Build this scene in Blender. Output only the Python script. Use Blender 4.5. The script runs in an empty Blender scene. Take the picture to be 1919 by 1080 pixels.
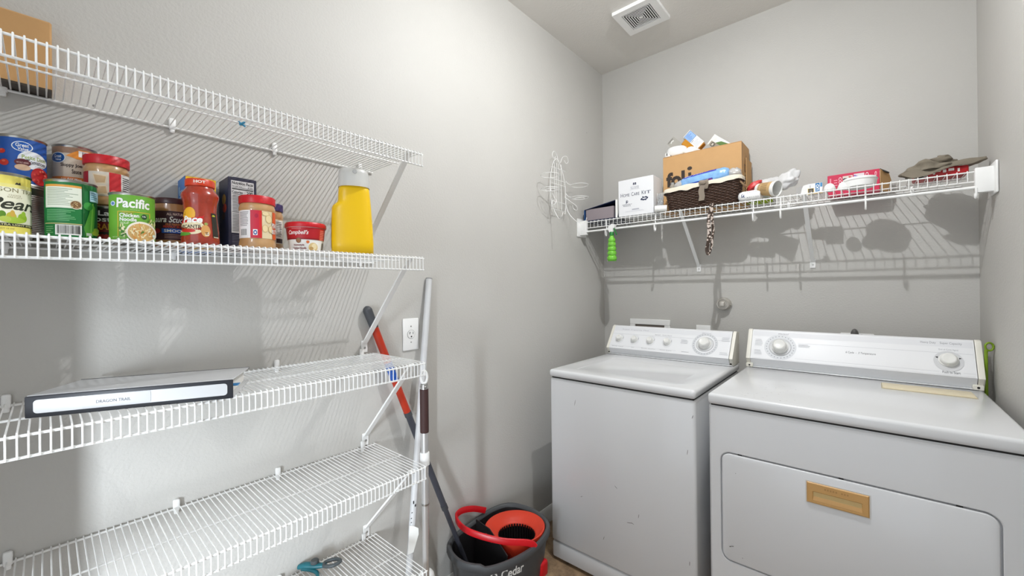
import bpy, bmesh, math, random
from mathutils import Vector, Matrix, noise

random.seed(7)
PI = math.pi
SC = bpy.context.scene
COL = SC.collection

# ------------------------------------------------------------------ camera, light, exposure
EYE = Vector((0, 0, 1.295))
cam_d = bpy.data.cameras.new('camera')
cam_d.sensor_width = 36
cam_d.lens = 14.31
cam_d.clip_start = 0.02
cam = bpy.data.objects.new('camera', cam_d)
COL.objects.link(cam)
rx, up, bk = (0.75395, 0.65684, -0.01104), (0.00861, 0.00692, 0.99994), (0.65688, -0.75400, -0.00044)
cam.matrix_world = Matrix(((rx[0], up[0], bk[0], EYE.x), (rx[1], up[1], bk[1], EYE.y), (rx[2], up[2], bk[2], EYE.z), (0, 0, 0, 1)))
SC.camera = cam

SC.view_settings.view_transform = 'Standard'
SC.view_settings.look = 'None'
SC.view_settings.gamma = 1
SC.view_settings.use_curve_mapping = False
SC.view_settings.exposure = 0.13

world = bpy.data.worlds.new('world')
SC.world = world
world.use_nodes = True
world.node_tree.nodes['Background'].inputs[0].default_value = (0.86, 0.92, 1.0, 1)
world.node_tree.nodes['Background'].inputs[1].default_value = 1.3


def lamp(name, kind, loc, power, color, **kw):
    d = bpy.data.lights.new(name, kind)
    d.energy = power
    d.color = color
    for k, v in kw.items():
        setattr(d, k, v)
    o = bpy.data.objects.new(name, d)
    o.location = loc
    COL.objects.link(o)
    return o


# the room's ceiling bulb, then added lamps that shape and fill the light
lamp('ceiling_bulb', 'POINT', (-0.42, 1.21, 2.635), 25.0, (0.955, 0.975, 1.0), shadow_soft_size=0.011)
lamp('ceiling_down_fill', 'AREA', (-0.42, 1.21, 2.65), 10.0, (0.955, 0.975, 1.0), shape='DISK', size=0.022)  # added downward disk, evens the bulb's light down the walls
lamp('hall_fill', 'POINT', (0.0, -1.30, 2.35), 24.0, (0.90, 0.95, 1.0), shadow_soft_size=0.06)  # added unseen fill beyond the doorway, lifts the washer front and lower walls
side = lamp('hall_strip_fill', 'AREA', (0.0, -1.30, 0.70), 5.2, (0.84, 0.92, 1.0), shape='RECTANGLE', size=0.07, size_y=0.9, spread=math.radians(48))  # added unseen strip, throws the cool band onto the left wall
side.rotation_euler = (Vector((-1.345, 0.24, 0.55)) - Vector(side.location)).to_track_quat('-Z', 'Y').to_euler()


# ------------------------------------------------------------------ materials
def lin(c):
    c /= 255.0
    return c / 12.92 if c <= 0.04045 else ((c + 0.055) / 1.055) ** 2.4


_M = {}


def mat(name, rgb, rough=0.5, metal=0.0, bump=0.0, bscale=80.0, vary=0.04, vscale=12.0, trans=0.0, coat=0.0, alpha=1.0, ior=1.45):
    if name in _M:
        return _M[name]
    m = bpy.data.materials.new(name)
    m.use_nodes = True
    nt = m.node_tree
    b = nt.nodes['Principled BSDF']
    col = [lin(v) for v in rgb] + [1]
    tc = nt.nodes.new('ShaderNodeTexCoord')
    nz = nt.nodes.new('ShaderNodeTexNoise')
    nz.inputs['Scale'].default_value = vscale
    nz.inputs['Detail'].default_value = 3
    nt.links.new(tc.outputs['Object'], nz.inputs['Vector'])
    mx = nt.nodes.new('ShaderNodeMix')
    mx.data_type = 'RGBA'
    mx.inputs[6].default_value = [v * (1 - vary) for v in col[:3]] + [1]
    mx.inputs[7].default_value = [min(1, v * (1 + vary)) for v in col[:3]] + [1]
    nt.links.new(nz.outputs['Fac'], mx.inputs[0])
    nt.links.new(mx.outputs[2], b.inputs['Base Color'])
    b.inputs['Roughness'].default_value = rough
    b.inputs['Metallic'].default_value = metal
    b.inputs['IOR'].default_value = ior
    if trans:
        b.inputs['Transmission Weight'].default_value = trans
    if coat:
        b.inputs['Coat Weight'].default_value = coat
    if alpha < 1:
        b.inputs['Alpha'].default_value = alpha
    if bump:
        n2 = nt.nodes.new('ShaderNodeTexNoise')
        n2.inputs['Scale'].default_value = bscale
        n2.inputs['Detail'].default_value = 4
        nt.links.new(tc.outputs['Object'], n2.inputs['Vector'])
        bp = nt.nodes.new('ShaderNodeBump')
        bp.inputs['Strength'].default_value = bump
        bp.inputs['Distance'].default_value = 0.003
        nt.links.new(n2.outputs['Fac'], bp.inputs['Height'])
        nt.links.new(bp.outputs['Normal'], b.inputs['Normal'])
    _M[name] = m
    return m


def ink(rgb, rough=0.45):
    return mat('ink_%02x%02x%02x' % tuple(int(v) for v in rgb), rgb, rough, vary=0.03)


def wall_paint(name, rgb, strength=0.2, scale=140.0):
    m = bpy.data.materials.new(name)
    m.use_nodes = True
    nt = m.node_tree
    b = nt.nodes['Principled BSDF']
    tc = nt.nodes.new('ShaderNodeTexCoord')
    big = nt.nodes.new('ShaderNodeTexNoise')
    big.inputs['Scale'].default_value = 2.2
    big.inputs['Detail'].default_value = 3
    nt.links.new(tc.outputs['Object'], big.inputs['Vector'])
    ramp = nt.nodes.new('ShaderNodeValToRGB')
    c = [lin(v) for v in rgb]
    ramp.color_ramp.elements[0].position = 0.3
    ramp.color_ramp.elements[0].color = [v * 0.97 for v in c] + [1]
    ramp.color_ramp.elements[1].position = 0.7
    ramp.color_ramp.elements[1].color = [min(1, v * 1.02) for v in c] + [1]
    nt.links.new(big.outputs['Fac'], ramp.inputs['Fac'])
    # a few small scuffs
    vo = nt.nodes.new('ShaderNodeTexVoronoi')
    vo.inputs['Scale'].default_value = 4.2
    nt.links.new(tc.outputs['Object'], vo.inputs['Vector'])
    sp = nt.nodes.new('ShaderNodeMath')
    sp.operation = 'LESS_THAN'
    sp.inputs[1].default_value = 0.012
    nt.links.new(vo.outputs['Distance'], sp.inputs[0])
    mx = nt.nodes.new('ShaderNodeMix')
    mx.data_type = 'RGBA'
    mx.inputs[7].default_value = (0.22, 0.21, 0.2, 1)
    nt.links.new(ramp.outputs['Color'], mx.inputs[6])
    nt.links.new(sp.outputs[0], mx.inputs[0])
    nt.links.new(mx.outputs[2], b.inputs['Base Color'])
    b.inputs['Roughness'].default_value = 0.62
    n = nt.nodes.new('ShaderNodeTexNoise')
    n.inputs['Scale'].default_value = scale
    n.inputs['Detail'].default_value = 2.5
    n.inputs['Roughness'].default_value = 0.5
    n.inputs['Distortion'].default_value = 0.15
    nt.links.new(tc.outputs['Object'], n.inputs['Vector'])
    r2 = nt.nodes.new('ShaderNodeValToRGB')
    r2.color_ramp.elements[0].position = 0.3
    r2.color_ramp.elements[1].position = 0.74
    nt.links.new(n.outputs['Fac'], r2.inputs['Fac'])
    bp = nt.nodes.new('ShaderNodeBump')
    bp.inputs['Strength'].default_value = strength
    bp.inputs['Distance'].default_value = 0.002
    nt.links.new(r2.outputs['Color'], bp.inputs['Height'])
    nt.links.new(bp.outputs['Normal'], b.inputs['Normal'])
    return m


WALL = wall_paint('wall_paint', (190, 188, 183))
CEIL = wall_paint('ceiling_paint', (222, 219, 213), 0.3, 110)
TRIM = mat('trim_paint', (232, 231, 226), 0.4)
WIRE = mat('white_coated_wire', (240, 240, 238), 0.32)
ENAMEL = mat('white_enamel', (216, 217, 218), 0.25, vary=0.012, vscale=5, coat=0.3)
ENAMEL2 = mat('console_white', (230, 231, 233), 0.35, vary=0.01)
IVORY = mat('ivory_plastic', (226, 223, 212), 0.4)
WPLAST = mat('white_plastic', (238, 238, 236), 0.35)
DARK = mat('dark_gap', (30, 29, 28), 0.8)
STEEL = mat('steel', (190, 190, 188), 0.28, 1.0)
TIN = mat('tin', (176, 174, 168), 0.3, 1.0)
CHROME = mat('chrome', (214, 214, 214), 0.3, 0.7)
KRAFT = mat('kraft_board', (196, 154, 104), 0.75, vary=0.06, vscale=25, bump=0.15, bscale=60)
BLACK = ink((28, 27, 28))
WHITE = ink((240, 240, 236))
GREYTXT = ink((150, 150, 152))


# ------------------------------------------------------------------ mesh building
class MB:
    def __init__(s):
        s.v, s.f, s.mi, s.mats = [], [], [], []

    def add(s, vs, fs, m):
        if m not in s.mats:
            s.mats.append(m)
        k = s.mats.index(m)
        n = len(s.v)
        s.v += [tuple(v) for v in vs]
        for f in fs:
            s.f.append([i + n for i in f])
            s.mi.append(k)
        return s

    def bm(s, bm, m, M=None):
        bm.verts.ensure_lookup_table()
        bm.verts.index_update()
        vs = [(M @ v.co if M else v.co.copy()) for v in bm.verts]
        fs = [[v.index for v in f.verts] for f in bm.faces]
        bm.free()
        return s.add(vs, fs, m)

    def rbox(s, lo, hi, m, bev=0.0, seg=2, M=None, edit=None):
        bm = bmesh.new()
        bmesh.ops.create_cube(bm, size=1)
        c = [(a + b) / 2 for a, b in zip(lo, hi)]
        d = [b - a for a, b in zip(lo, hi)]
        for v in bm.verts:
            v.co = Vector((c[0] + v.co.x * d[0], c[1] + v.co.y * d[1], c[2] + v.co.z * d[2]))
        if bev:
            bmesh.ops.bevel(bm, geom=bm.edges[:], offset=bev, segments=seg, affect='EDGES', profile=0.5)
        if edit:
            edit(bm)
        return s.bm(bm, m, M)

    def loft(s, rings, m, closed=True, cap0=False, cap1=False):
        n = len(rings[0])
        vs = [p for r in rings for p in r]
        fs = []
        for i in range(len(rings) - 1):
            for j in range(n if closed else n - 1):
                k = (j + 1) % n
                fs.append([i * n + j, i * n + k, (i + 1) * n + k, (i + 1) * n + j])
        if cap0:
            fs.append(list(range(n))[::-1])
        if cap1:
            fs.append([(len(rings) - 1) * n + j for j in range(n)])
        return s.add(vs, fs, m)

    def lathe(s, prof, m, n=40, c=(0, 0, 0), M=None, rib=0.0):
        rings = []
        for r, z in prof:
            ring = []
            for j in range(n):
                a = 2 * PI * j / n
                rr = max(r, 1e-5) - (rib if (j % 2 and r > 1e-3) else 0)
                p = Vector((c[0] + rr * math.cos(a), c[1] + rr * math.sin(a), c[2] + z))
                ring.append(M @ p if M else p)
            rings.append(ring)
        return s.loft(rings, m)

    def tube(s, path, r, m, n=8, closed=False, flat=None):
        P = [Vector(p) for p in path]
        rings = []
        N = len(P)
        prev = None
        for i, p in enumerate(P):
            if closed:
                t = (P[(i + 1) % N] - P[i - 1]).normalized()
            else:
                t = (P[min(i + 1, N - 1)] - P[max(i - 1, 0)]).normalized()
            if prev is None:
                u = t.cross(Vector((0, 0, 1)))
                if u.length < 1e-3:
                    u = t.cross(Vector((0, 1, 0)))
            else:
                u = prev - t * prev.dot(t)
            u.normalize()
            prev = u
            w = t.cross(u)
            rr = r[i] if isinstance(r, (list, tuple)) else r
            fl = flat or 1.0
            rings.append([p + (u * math.cos(2 * PI * j / n) + w * (math.sin(2 * PI * j / n) * fl)) * rr for j in range(n)])
        if closed:
            rings.append(rings[0])
            return s.loft(rings, m)
        return s.loft(rings, m, True, True, True)

    def ribbon(s, path, wdir, w, m, th=0.001):
        P = [Vector(p) for p in path]
        W = Vector(wdir).normalized() * (w / 2)
        rings = []
        for i, p in enumerate(P):
            t = (P[min(i + 1, len(P) - 1)] - P[max(i - 1, 0)]).normalized()
            nn = t.cross(W).normalized() * (th / 2)
            rings.append([p - W - nn, p + W - nn, p + W + nn, p - W + nn])
        return s.loft(rings, m, True, True, True)

    def prism(s, pts, fn, d, m):
        """polygon pts (a,b) -> fn(a,b,k) with k = 0 and d"""
        n = len(pts)
        vs = [fn(a, b, 0) for a, b in pts] + [fn(a, b, d) for a, b in pts]
        fs = [list(range(n))[::-1], [n + j for j in range(n)]]
        for j in range(n):
            k = (j + 1) % n
            fs.append([j, k, n + k, n + j])
        return s.add(vs, fs, m)

    def build(s, name, parent=None, loc=None, angle=38, smooth=True):
        me = bpy.data.meshes.new(name)
        me.from_pydata([tuple(v) for v in s.v], [], s.f)
        for m in s.mats:
            me.materials.append(m)
        me.polygons.foreach_set('material_index', s.mi)
        bm = bmesh.new()
        bm.from_mesh(me)
        bmesh.ops.remove_doubles(bm, verts=bm.verts, dist=1e-6)
        bmesh.ops.recalc_face_normals(bm, faces=bm.faces)
        bm.to_mesh(me)
        bm.free()
        if smooth:
            me.shade_smooth()
            me.set_sharp_from_angle(angle=math.radians(angle))
        o = bpy.data.objects.new(name, me)
        COL.objects.link(o)
        if parent:
            o.parent = parent
        if loc:
            o.location = loc
        return o


def tag(o, label, cat, group=None):
    o['label'] = label
    o['category'] = cat
    if group:
        o['group'] = group
    return o


def thing(name, label, cat, loc=(0, 0, 0), rotz=0.0, group=None):
    o = bpy.data.objects.new(name, None)
    o.empty_display_size = 0.05
    COL.objects.link(o)
    o.location = loc
    o.rotation_euler = (0, 0, rotz)
    return tag(o, label, cat, group)


def struct(mb, name, parent=None, **kw):
    o = mb.build(name, parent, **kw)
    if not parent:
        o['kind'] = 'structure'
    return o


def arc(c, r, a0, a1, n, f):
    return [f(c[0] + r * math.cos(a0 + (a1 - a0) * i / n), c[1] + r * math.sin(a0 + (a1 - a0) * i / n)) for i in range(n + 1)]


def rrect(x0, x1, y0, y1, r, n=6):
    out = []
    for cx, cy, a in ((x1 - r, y1 - r, 0), (x0 + r, y1 - r, PI / 2), (x0 + r, y0 + r, PI), (x1 - r, y0 + r, 1.5 * PI)):
        for i in range(n + 1):
            t = a + PI / 2 * i / n
            out.append((cx + r * math.cos(t), cy + r * math.sin(t)))
    return out


def spline(pts, k=6, closed=False):
    P = [Vector(p) for p in pts]
    n = len(P)
    out = []
    for i in range(n if closed else n - 1):
        if closed:
            a, b, c, d = P[i - 1], P[i], P[(i + 1) % n], P[(i + 2) % n]
        else:
            a, b, c, d = P[max(i - 1, 0)], P[i], P[i + 1], P[min(i + 2, n - 1)]
        for j in range(k):
            t = j / k
            out.append(0.5 * ((2 * b) + (c - a) * t + (2 * a - 5 * b + 4 * c - d) * t * t + (3 * b - a - 3 * c + d) * t ** 3))
    if not closed:
        out.append(P[-1])
    return out


# ------------------------------------------------------------------ printing on surfaces
_T = {}


def text_mesh(txt, bold=0.0, shear=0.0):
    key = (txt, bold, shear)
    if key in _T:
        return _T[key]
    c = bpy.data.curves.new('t', 'FONT')
    c.body = txt
    c.offset = bold
    c.shear = shear
    c.resolution_u = 3
    o = bpy.data.objects.new('t', c)
    me = bpy.data.meshes.new_from_object(o)
    vs = [(v.co.x, v.co.y) for v in me.vertices]
    fs = [list(p.vertices) for p in me.polygons]
    bpy.data.objects.remove(o)
    bpy.data.curves.remove(c)
    bpy.data.meshes.remove(me)
    x0, x1 = min(v[0] for v in vs), max(v[0] for v in vs)
    y0, y1 = min(v[1] for v in vs), max(v[1] for v in vs)
    vs = [((v[0] - x0) / (x1 - x0), (v[1] - y0) / (y1 - y0)) for v in vs]
    _T[key] = (vs, fs)
    return _T[key]


class Print:
    """flat print laid on a surface. fn(u, v, off) -> point; step = largest span in u before a fold"""

    def __init__(s, mb, fn, step=None, su=None):
        s.mb, s.fn, s.step, s.n = mb, fn, step, 0
        s.su = su or (lambda x: x)

    def put(s, vs, fs, m):
        s.n += 1
        off = 0.0003 + 0.000018 * s.n
        bm = bmesh.new()
        bv = [bm.verts.new((a, b, 0)) for a, b in vs]
        for f in fs:
            try:
                bm.faces.new([bv[i] for i in f])
            except ValueError:
                pass
        if s.step:
            a0, a1 = min(v[0] for v in vs), max(v[0] for v in vs)
            k = math.floor(a0 / s.step) + 1
            while k * s.step < a1:
                bmesh.ops.bisect_plane(bm, geom=bm.verts[:] + bm.edges[:] + bm.faces[:], plane_co=(k * s.step, 0, 0), plane_no=(1, 0, 0))
                k += 1
        bm.verts.ensure_lookup_table()
        bm.verts.index_update()
        s.mb.add([s.fn(v.co.x, v.co.y, off) for v in bm.verts], [[v.index for v in f.verts] for f in bm.faces], m)
        bm.free()
        return s

    def rect(s, a, b, c, d, m):
        a, b = s.su(a), s.su(b)
        return s.put([(a, c), (b, c), (b, d), (a, d)], [[0, 1, 2, 3]], m)

    def poly(s, pts, m):
        return s.put([(s.su(a), b) for a, b in pts], [list(range(len(pts)))], m)

    def ell(s, a, b, ra, rb, m, n=24, rot=0.0):
        pts = []
        for i in range(n):
            t = 2 * PI * i / n
            x, y = ra * math.cos(t), rb * math.sin(t)
            pts.append((a + x * math.cos(rot) - y * math.sin(rot), b + x * math.sin(rot) + y * math.cos(rot)))
        return s.poly(pts, m)

    def text(s, txt, a, b, c, d, m, bold=0.0, shear=0.0, rot=0):
        """txt fills a..b across and c..d up; rot 1 = reads downwards, -1 = upwards"""
        vs, fs = text_mesh(txt, bold, shear)
        a, b = s.su(a), s.su(b)
        if rot == 1:
            q = [(a + y * (b - a), d - x * (d - c)) for x, y in vs]
        elif rot == -1:
            q = [(b - y * (b - a), c + x * (d - c)) for x, y in vs]
        else:
            q = [(a + x * (b - a), c + y * (d - c)) for x, y in vs]
        return s.put(q, fs, m)

    def lines(s, a, b, c, d, n, m, fill=0.4, ragged=0.25, vert=False):
        for i in range(n):
            k = (1 - random.random() * ragged)
            if vert:
                p = a + (b - a) * (i + 0.5) / n
                w = (b - a) / n * fill / 2 * (0.5 + random.random())
                s.rect(p - w, p + w, c, d, m)
            else:
                p = c + (d - c) * (i + 0.5) / n
                w = (d - c) / n * fill / 2
                s.rect(a, a + (b - a) * k, p - w, p + w, m)
        return s

    def barcode(s, a, b, c, d, n=14):
        s.rect(a, b, c, d, WHITE)
        e = (b - a) * 0.06
        return s.lines(a + e, b - e, c + (d - c) * 0.12, d - (d - c) * 0.06, n, BLACK, 0.5, 0, True)


def cyl_print(mb, r, h, z0=0.0):
    """s in -1..1 across the visible half (0 = towards local +X), t in 0..1 up the height"""
    rf = r if callable(r) else (lambda t: r)

    def fn(u, v, off):
        R = rf(v) + off
        return Vector((R * math.cos(u), R * math.sin(u), z0 + v * h))
    return Print(mb, fn, 0.05, lambda x: math.asin(max(-1, min(1, x))) if abs(x) <= 1 else math.copysign(PI / 2 + (abs(x) - 1), x))


def plane_print(mb, O, U, V, w, h):
    """s, t in 0..1 over a w x h rectangle from corner O along U and V"""
    O, U, V = Vector(O), Vector(U).normalized(), Vector(V).normalized()
    N = U.cross(V)
    return Print(mb, lambda u, v, off: O + U * (u * w) + V * (v * h) + N * off)


def face_eye(x, y):
    return math.atan2(-y, -x)


# ------------------------------------------------------------------ the room
XL, XR, YF, YB, ZC = -1.345, 0.347, -0.35, 2.50, 2.74
T = 0.1
struct(MB().rbox((XL - T, YF - T, -T), (XR + T, YB + T, 0), mat('floor_base', (120, 98, 78), 0.5)), 'floor')
struct(MB().rbox((XL - T, YF - T, ZC), (XR + T, YB + T, ZC + T), CEIL), 'ceiling')
struct(MB().rbox((XL - T, YF - T, 0), (XL, YB + T, ZC), WALL), 'wall_left')
struct(MB().rbox((XL, YB, 0), (XR, YB + T, ZC), WALL), 'wall_back')
struct(MB().rbox((XR, YF - T, 0), (XR + T, YB + T, ZC), WALL), 'wall_right')
DX0, DX1, DH = -0.936, 0.33, 2.03      # doorway behind the photographer
w = MB().rbox((XL, YF - T, 0), (DX0, YF, ZC), WALL).rbox((DX1, YF - T, 0), (XR, YF, ZC), WALL).rbox((DX0, YF - T, DH), (DX1, YF, ZC), WALL)
struct(w, 'wall_front')

# floor finish: mottled brown sheet
m = bpy.data.materials['floor_base']
nt = m.node_tree
b = nt.nodes['Principled BSDF']
tc = nt.nodes.new('ShaderNodeTexCoord')
n1 = nt.nodes.new('ShaderNodeTexNoise')
n1.inputs['Scale'].default_value = 16
n1.inputs['Detail'].default_value = 6
n1.inputs['Roughness'].default_value = 0.65
nt.links.new(tc.outputs['Object'], n1.inputs['Vector'])
rp = nt.nodes.new('ShaderNodeValToRGB')
for e, (p, c) in zip(rp.color_ramp.elements, ((0.32, (96, 76, 58)), (0.7, (176, 148, 116)))):
    e.position = p
    e.color = [lin(v) for v in c] + [1]
nt.links.new(n1.outputs['Fac'], rp.inputs['Fac'])
nt.links.new(rp.outputs['Color'], b.inputs['Base Color'])
b.inputs['Roughness'].default_value = 0.42


def baseboard(name, p0, p1, nrm):
    p0, p1, nrm = Vector(p0), Vector(p1), Vector(nrm)
    prof = [(0, 0), (0.013, 0), (0.013, 0.05), (0.010, 0.062), (0.010, 0.072), (0.004, 0.083), (0, 0.083)]
    rings = [[p + nrm * a + Vector((0, 0, z)) for a, z in prof] for p in (p0, p1)]
    return struct(MB().loft(rings, TRIM, True, True, True), name)


baseboard('baseboard_left', (XL, YF, 0), (XL, YB, 0), (1, 0, 0))
baseboard('baseboard_back', (XL + 0.013, YB, 0), (XR - 0.013, YB, 0), (0, -1, 0))
baseboard('baseboard_right', (XR, YF, 0), (XR, YB, 0), (-1, 0, 0))

# ------------------------------------------------------------------ washer
def front_ring(mb, m, outer, inner, fn, chamf=0.004, depth=0.012, gap=0.005, ri=0.03, fill=None):
    """front sheet with a rounded opening: outer and inner are (x0,x1,z0,z1); fn(x,z,d) d = depth behind the front"""
    N = 8
    L = rrect(*inner, ri, N)
    x0, x1, z0, z1 = outer

    def out(o):
        res = []
        ax0, ax1, az0, az1 = x0 + o, x1 - o, z0 + o, z1 - o
        for q, (cx, cz) in enumerate(((ax1, az1), (ax0, az1), (ax0, az0), (ax1, az0))):
            seg = L[q * (N + 1):(q + 1) * (N + 1)]
            for i, (px, pz) in enumerate(seg):
                t = i / N
                if q == 0:
                    p = (cx, pz + (cz - pz) * min(1, 2 * t)) if t < 0.5 else (px + (cx - px) * min(1, 2 - 2 * t), cz)
                elif q == 1:
                    p = (px + (cx - px) * min(1, 2 * t), cz) if t < 0.5 else (cx, pz + (cz - pz) * min(1, 2 - 2 * t))
                elif q == 2:
                    p = (cx, pz + (cz - pz) * min(1, 2 * t)) if t < 0.5 else (px + (cx - px) * min(1, 2 - 2 * t), cz)
                else:
                    p = (px + (cx - px) * min(1, 2 * t), cz) if t < 0.5 else (cx, pz + (cz - pz) * min(1, 2 - 2 * t))
                res.append(p)
        return res
    A = [fn(a, b, chamf) for a, b in out(0)]
    B = [fn(a, b, 0) for a, b in out(chamf)]
    C = [fn(a, b, 0) for a, b in L]
    g = [(a, b) for a, b in rrect(inner[0] + 0.002, inner[1] - 0.002, inner[2] + 0.002, inner[3] - 0.002, ri - 0.001, N)]
    D = [fn(a, b, 0.002) for a, b in g]
    E_ = [fn(a, b, depth) for a, b in g]
    mb.loft([A, B, C, D, E_], m)
    return mb


def knob(parent, name, pos, N, r, h, base_r=None, skirt=None, lab=None):
    q = Vector(N).to_track_quat('Z', 'Y').to_matrix().to_4x4()
    M = Matrix.Translation(pos) @ q
    mb = MB()
    prof = [(0, 0), (r * 1.12, 0), (r * 1.12, h * 0.2), (r * 0.98, h * 0.28), (r * 0.94, h * 0.8), (r * 0.8, h * 0.97), (r * 0.7, h), (r * 0.62, h * 0.975), (0, h * 0.97)]
    mb.lathe(prof, IVORY if lab else mat('knob_white', (228, 228, 224), 0.3), 40, M=M)
    if base_r:
        mb.lathe([(base_r * 0.86, 0.0006), (base_r, 0.0006), (base_r, 0.003), (base_r * 0.93, 0.003), (base_r * 0.9, 0.0014), (r, 0.0014)], mat('dial_grey', (208, 209, 210), 0.4), 48, M=M)
        mb.lathe([(base_r * 1.0, 0.0005), (base_r * 1.03, 0.0005), (base_r * 1.03, 0.0009), (base_r, 0.0009)], ink((120, 120, 122)), 48, M=M)
    return mb.build(name, parent)


def console(root, x0, x1, ypro, sink, capw=0.018):
    """sloped control console; ypro = [(y,z)...] outline front to back. returns plane frame of sloping face"""
    def sec(x, g=0.0):
        cy = sum(p[0] for p in ypro) / len(ypro)
        cz = sum(p[1] for p in ypro) / len(ypro)
        return [Vector((x, cy + (y - cy) * (1 + g), cz + (z - cz) * (1 + g))) for y, z in ypro]
    MB().loft([sec(x0 + capw), sec(x1 - capw)], ENAMEL2, True, True, True).build('console', root, angle=20)
    for a, b in ((x0, x0 + capw), (x1 - capw, x1)):
        MB().loft([sec(a + 0.002, -0.005), sec(a + 0.004, 0.02), sec(b - 0.004, 0.02), sec(b - 0.001, 0.0)], IVORY, True, True, True).build('end_cap', root, angle=25)


WX0, WX1, FY = -1.147, -0.484, 1.585
wa = thing('washing_machine', 'white top-loading washing machine with four small knobs and one large dial', 'washing machine', ((WX0 + WX1) / 2, 1.93, 0))
wl = Vector(wa.location)


def bake(mb, root):
    """move world coordinates into the root's frame"""
    M = (Matrix.Translation(root.location) @ root.rotation_euler.to_matrix().to_4x4()).inverted()
    mb.v = [tuple(M @ Vector(v)) for v in mb.v]
    return mb


def part(mb, name, root, **kw):
    bake(mb, root)
    return mb.build(name, root, **kw)


mb = MB().rbox((WX0, FY, 0.092), (WX1, 2.28, 0.867), ENAMEL, 0.012, 3)
part(mb, 'cabinet', wa)
mb = MB().rbox((WX0 + 0.003, FY + 0.002, 0.014), (WX1 - 0.003, 2.27, 0.0895), ENAMEL, 0.008, 2)
part(mb, 'toe_panel', wa)
mb = MB()
for x in (WX0 + 0.05, WX1 - 0.05):
    for y in (FY + 0.05, 2.22):
        mb.lathe([(0, 0), (0.02, 0), (0.02, 0.02), (0, 0.02)], DARK, 16, (x, y, 0))
part(mb, 'levelling_feet', wa)
part(MB().rbox((WX0 + 0.008, FY + 0.008, 0.866), (WX1 - 0.008, 2.27, 0.8725), DARK), 'seam', wa)


def lid_cut(x0, x1, y0, y1, dep):
    def ed(bm):
        for co, no in (((x0, 0, 0), (1, 0, 0)), ((x1, 0, 0), (1, 0, 0)), ((0, y0, 0), (0, 1, 0)), ((0, y1, 0), (0, 1, 0))):
            bmesh.ops.bisect_plane(bm, geom=bm.verts[:] + bm.edges[:] + bm.faces[:], plane_co=co, plane_no=no)
        fs = [f for f in bm.faces if f.normal.z > 0.9 and x0 < f.calc_center_median().x < x1 and y0 < f.calc_center_median().y < y1]
        r = bmesh.ops.inset_region(bm, faces=fs, thickness=0.006, depth=0)
        for v in {v for f in fs for v in f.verts}:
            v.co.z -= dep
    return ed


part(MB().rbox((WX0 - 0.002, FY - 0.006, 0.872), (WX1 + 0.002, 2.28, 0.907), ENAMEL, 0.013, 4, edit=lid_cut(-1.05, -0.575, 1.665, 2.03, 0.004)), 'lid', wa, angle=60)
WPRO = [(2.176, 0.908), (2.152, 0.945), (2.238, 1.062), (2.25, 1.067), (2.29, 1.06), (2.29, 0.908)]
r0 = wa.location.copy()
wpro = [(y - r0.y, z - r0.z) for y, z in WPRO]
console(wa, WX0 - 0.004 - r0.x, WX1 - 0.001 - r0.x, wpro, 0)
part(MB().rbox((WX0 + 0.004, 2.158, 0.906), (WX1 - 0.006, 2.175, 0.9115), ENAMEL, 0.002, 1), 'hinge_strip', wa)
part(MB().rbox((WX0 + 0.004, 2.154, 0.9066), (WX1 - 0.006, 2.1585, 0.9079), DARK), 'hinge_gap', wa)


def panel_print(root, x0, x1, a, b):
    """print frame on the sloped console face between (y,z) a and b"""
    r = root.location
    mb = MB()
    U = Vector((1, 0, 0))
    V = Vector((0, b[0] - a[0], b[1] - a[1]))
    return mb, plane_print(mb, Vector((x0, a[0], a[1])) - r, U, V, x1 - x0, V.length), V.normalized(), U.cross(V).normalized()


WA, WB = WPRO[1], WPRO[2]
mb, P, V, N = panel_print(wa, WX0 + 0.018, WX1 - 0.022, WA, WB)
LG = ink((222, 223, 226))
LN = ink((196, 198, 202))
WW = WX1 - WX0 - 0.04
PH = math.hypot(WB[0] - WA[0], WB[1] - WA[1])
P.rect(0.0, 1.0, 0.80, 0.97, LG)
P.rect(0.0, 1.0, 0.655, 0.665, LN).rect(0.0, 0.60, 0.115, 0.122, LN).rect(0.92, 1.0, 0.655, 0.66, LN)
P.text('Super Capacity Plus', 0.076, 0.327, 0.84, 0.90, ink((170, 171, 176)))
P.text('Whirlpool', 0.782, 0.85, 0.865, 0.935, ink((150, 152, 158)), 0, 0.3)


def xs(x):
    return (x - (WX0 + 0.018)) / WW


for i, (x, t0) in enumerate(((-1.083, 'Water Level'), (-0.992, 'Temp'), (-0.901, 'Rinse Option'), (-0.808, 'Wash Speed'))):
    P.ell(xs(x), 0.435, 0.043, 0.225, ink((222, 223, 225)))
    P.text(t0, xs(x) - 0.006 * len(t0) + 0.01, xs(x) + 0.006 * len(t0) - 0.01, 0.075, 0.11, GREYTXT)
    P.rect(xs(x) + 0.032, xs(x) + 0.034, 0.44, 0.53, BLACK)
P.text('Speed', 0.395, 0.44, 0.69, 0.735, ink((130, 130, 134)))
P.text('Cycle Signal', 0.46, 0.54, 0.69, 0.735, ink((150, 150, 154)))
cx = xs(-0.62)
P.ell(cx, 0.47, 0.098, 0.44, ink((206, 208, 211)), 40).ell(cx, 0.47, 0.074, 0.335, ink((234, 235, 237)), 40)
for k in range(26):
    t = 2 * PI * k / 26
    P.ell(cx + 0.086 * math.cos(t), 0.47 + 0.388 * math.sin(t), 0.004, 0.02, ink((168, 170, 176)), 6)
for a, c, n in ((cx - 0.19, 0.42, 3), (cx + 0.12, 0.62, 3), (cx + 0.12, 0.10, 2), (cx - 0.17, 0.07, 1)):
    P.lines(a, a + 0.06, c, c + 0.06 * n, n, ink((186, 188, 193)), 0.3)
mb.build('control_print', wa, smooth=False)
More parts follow.
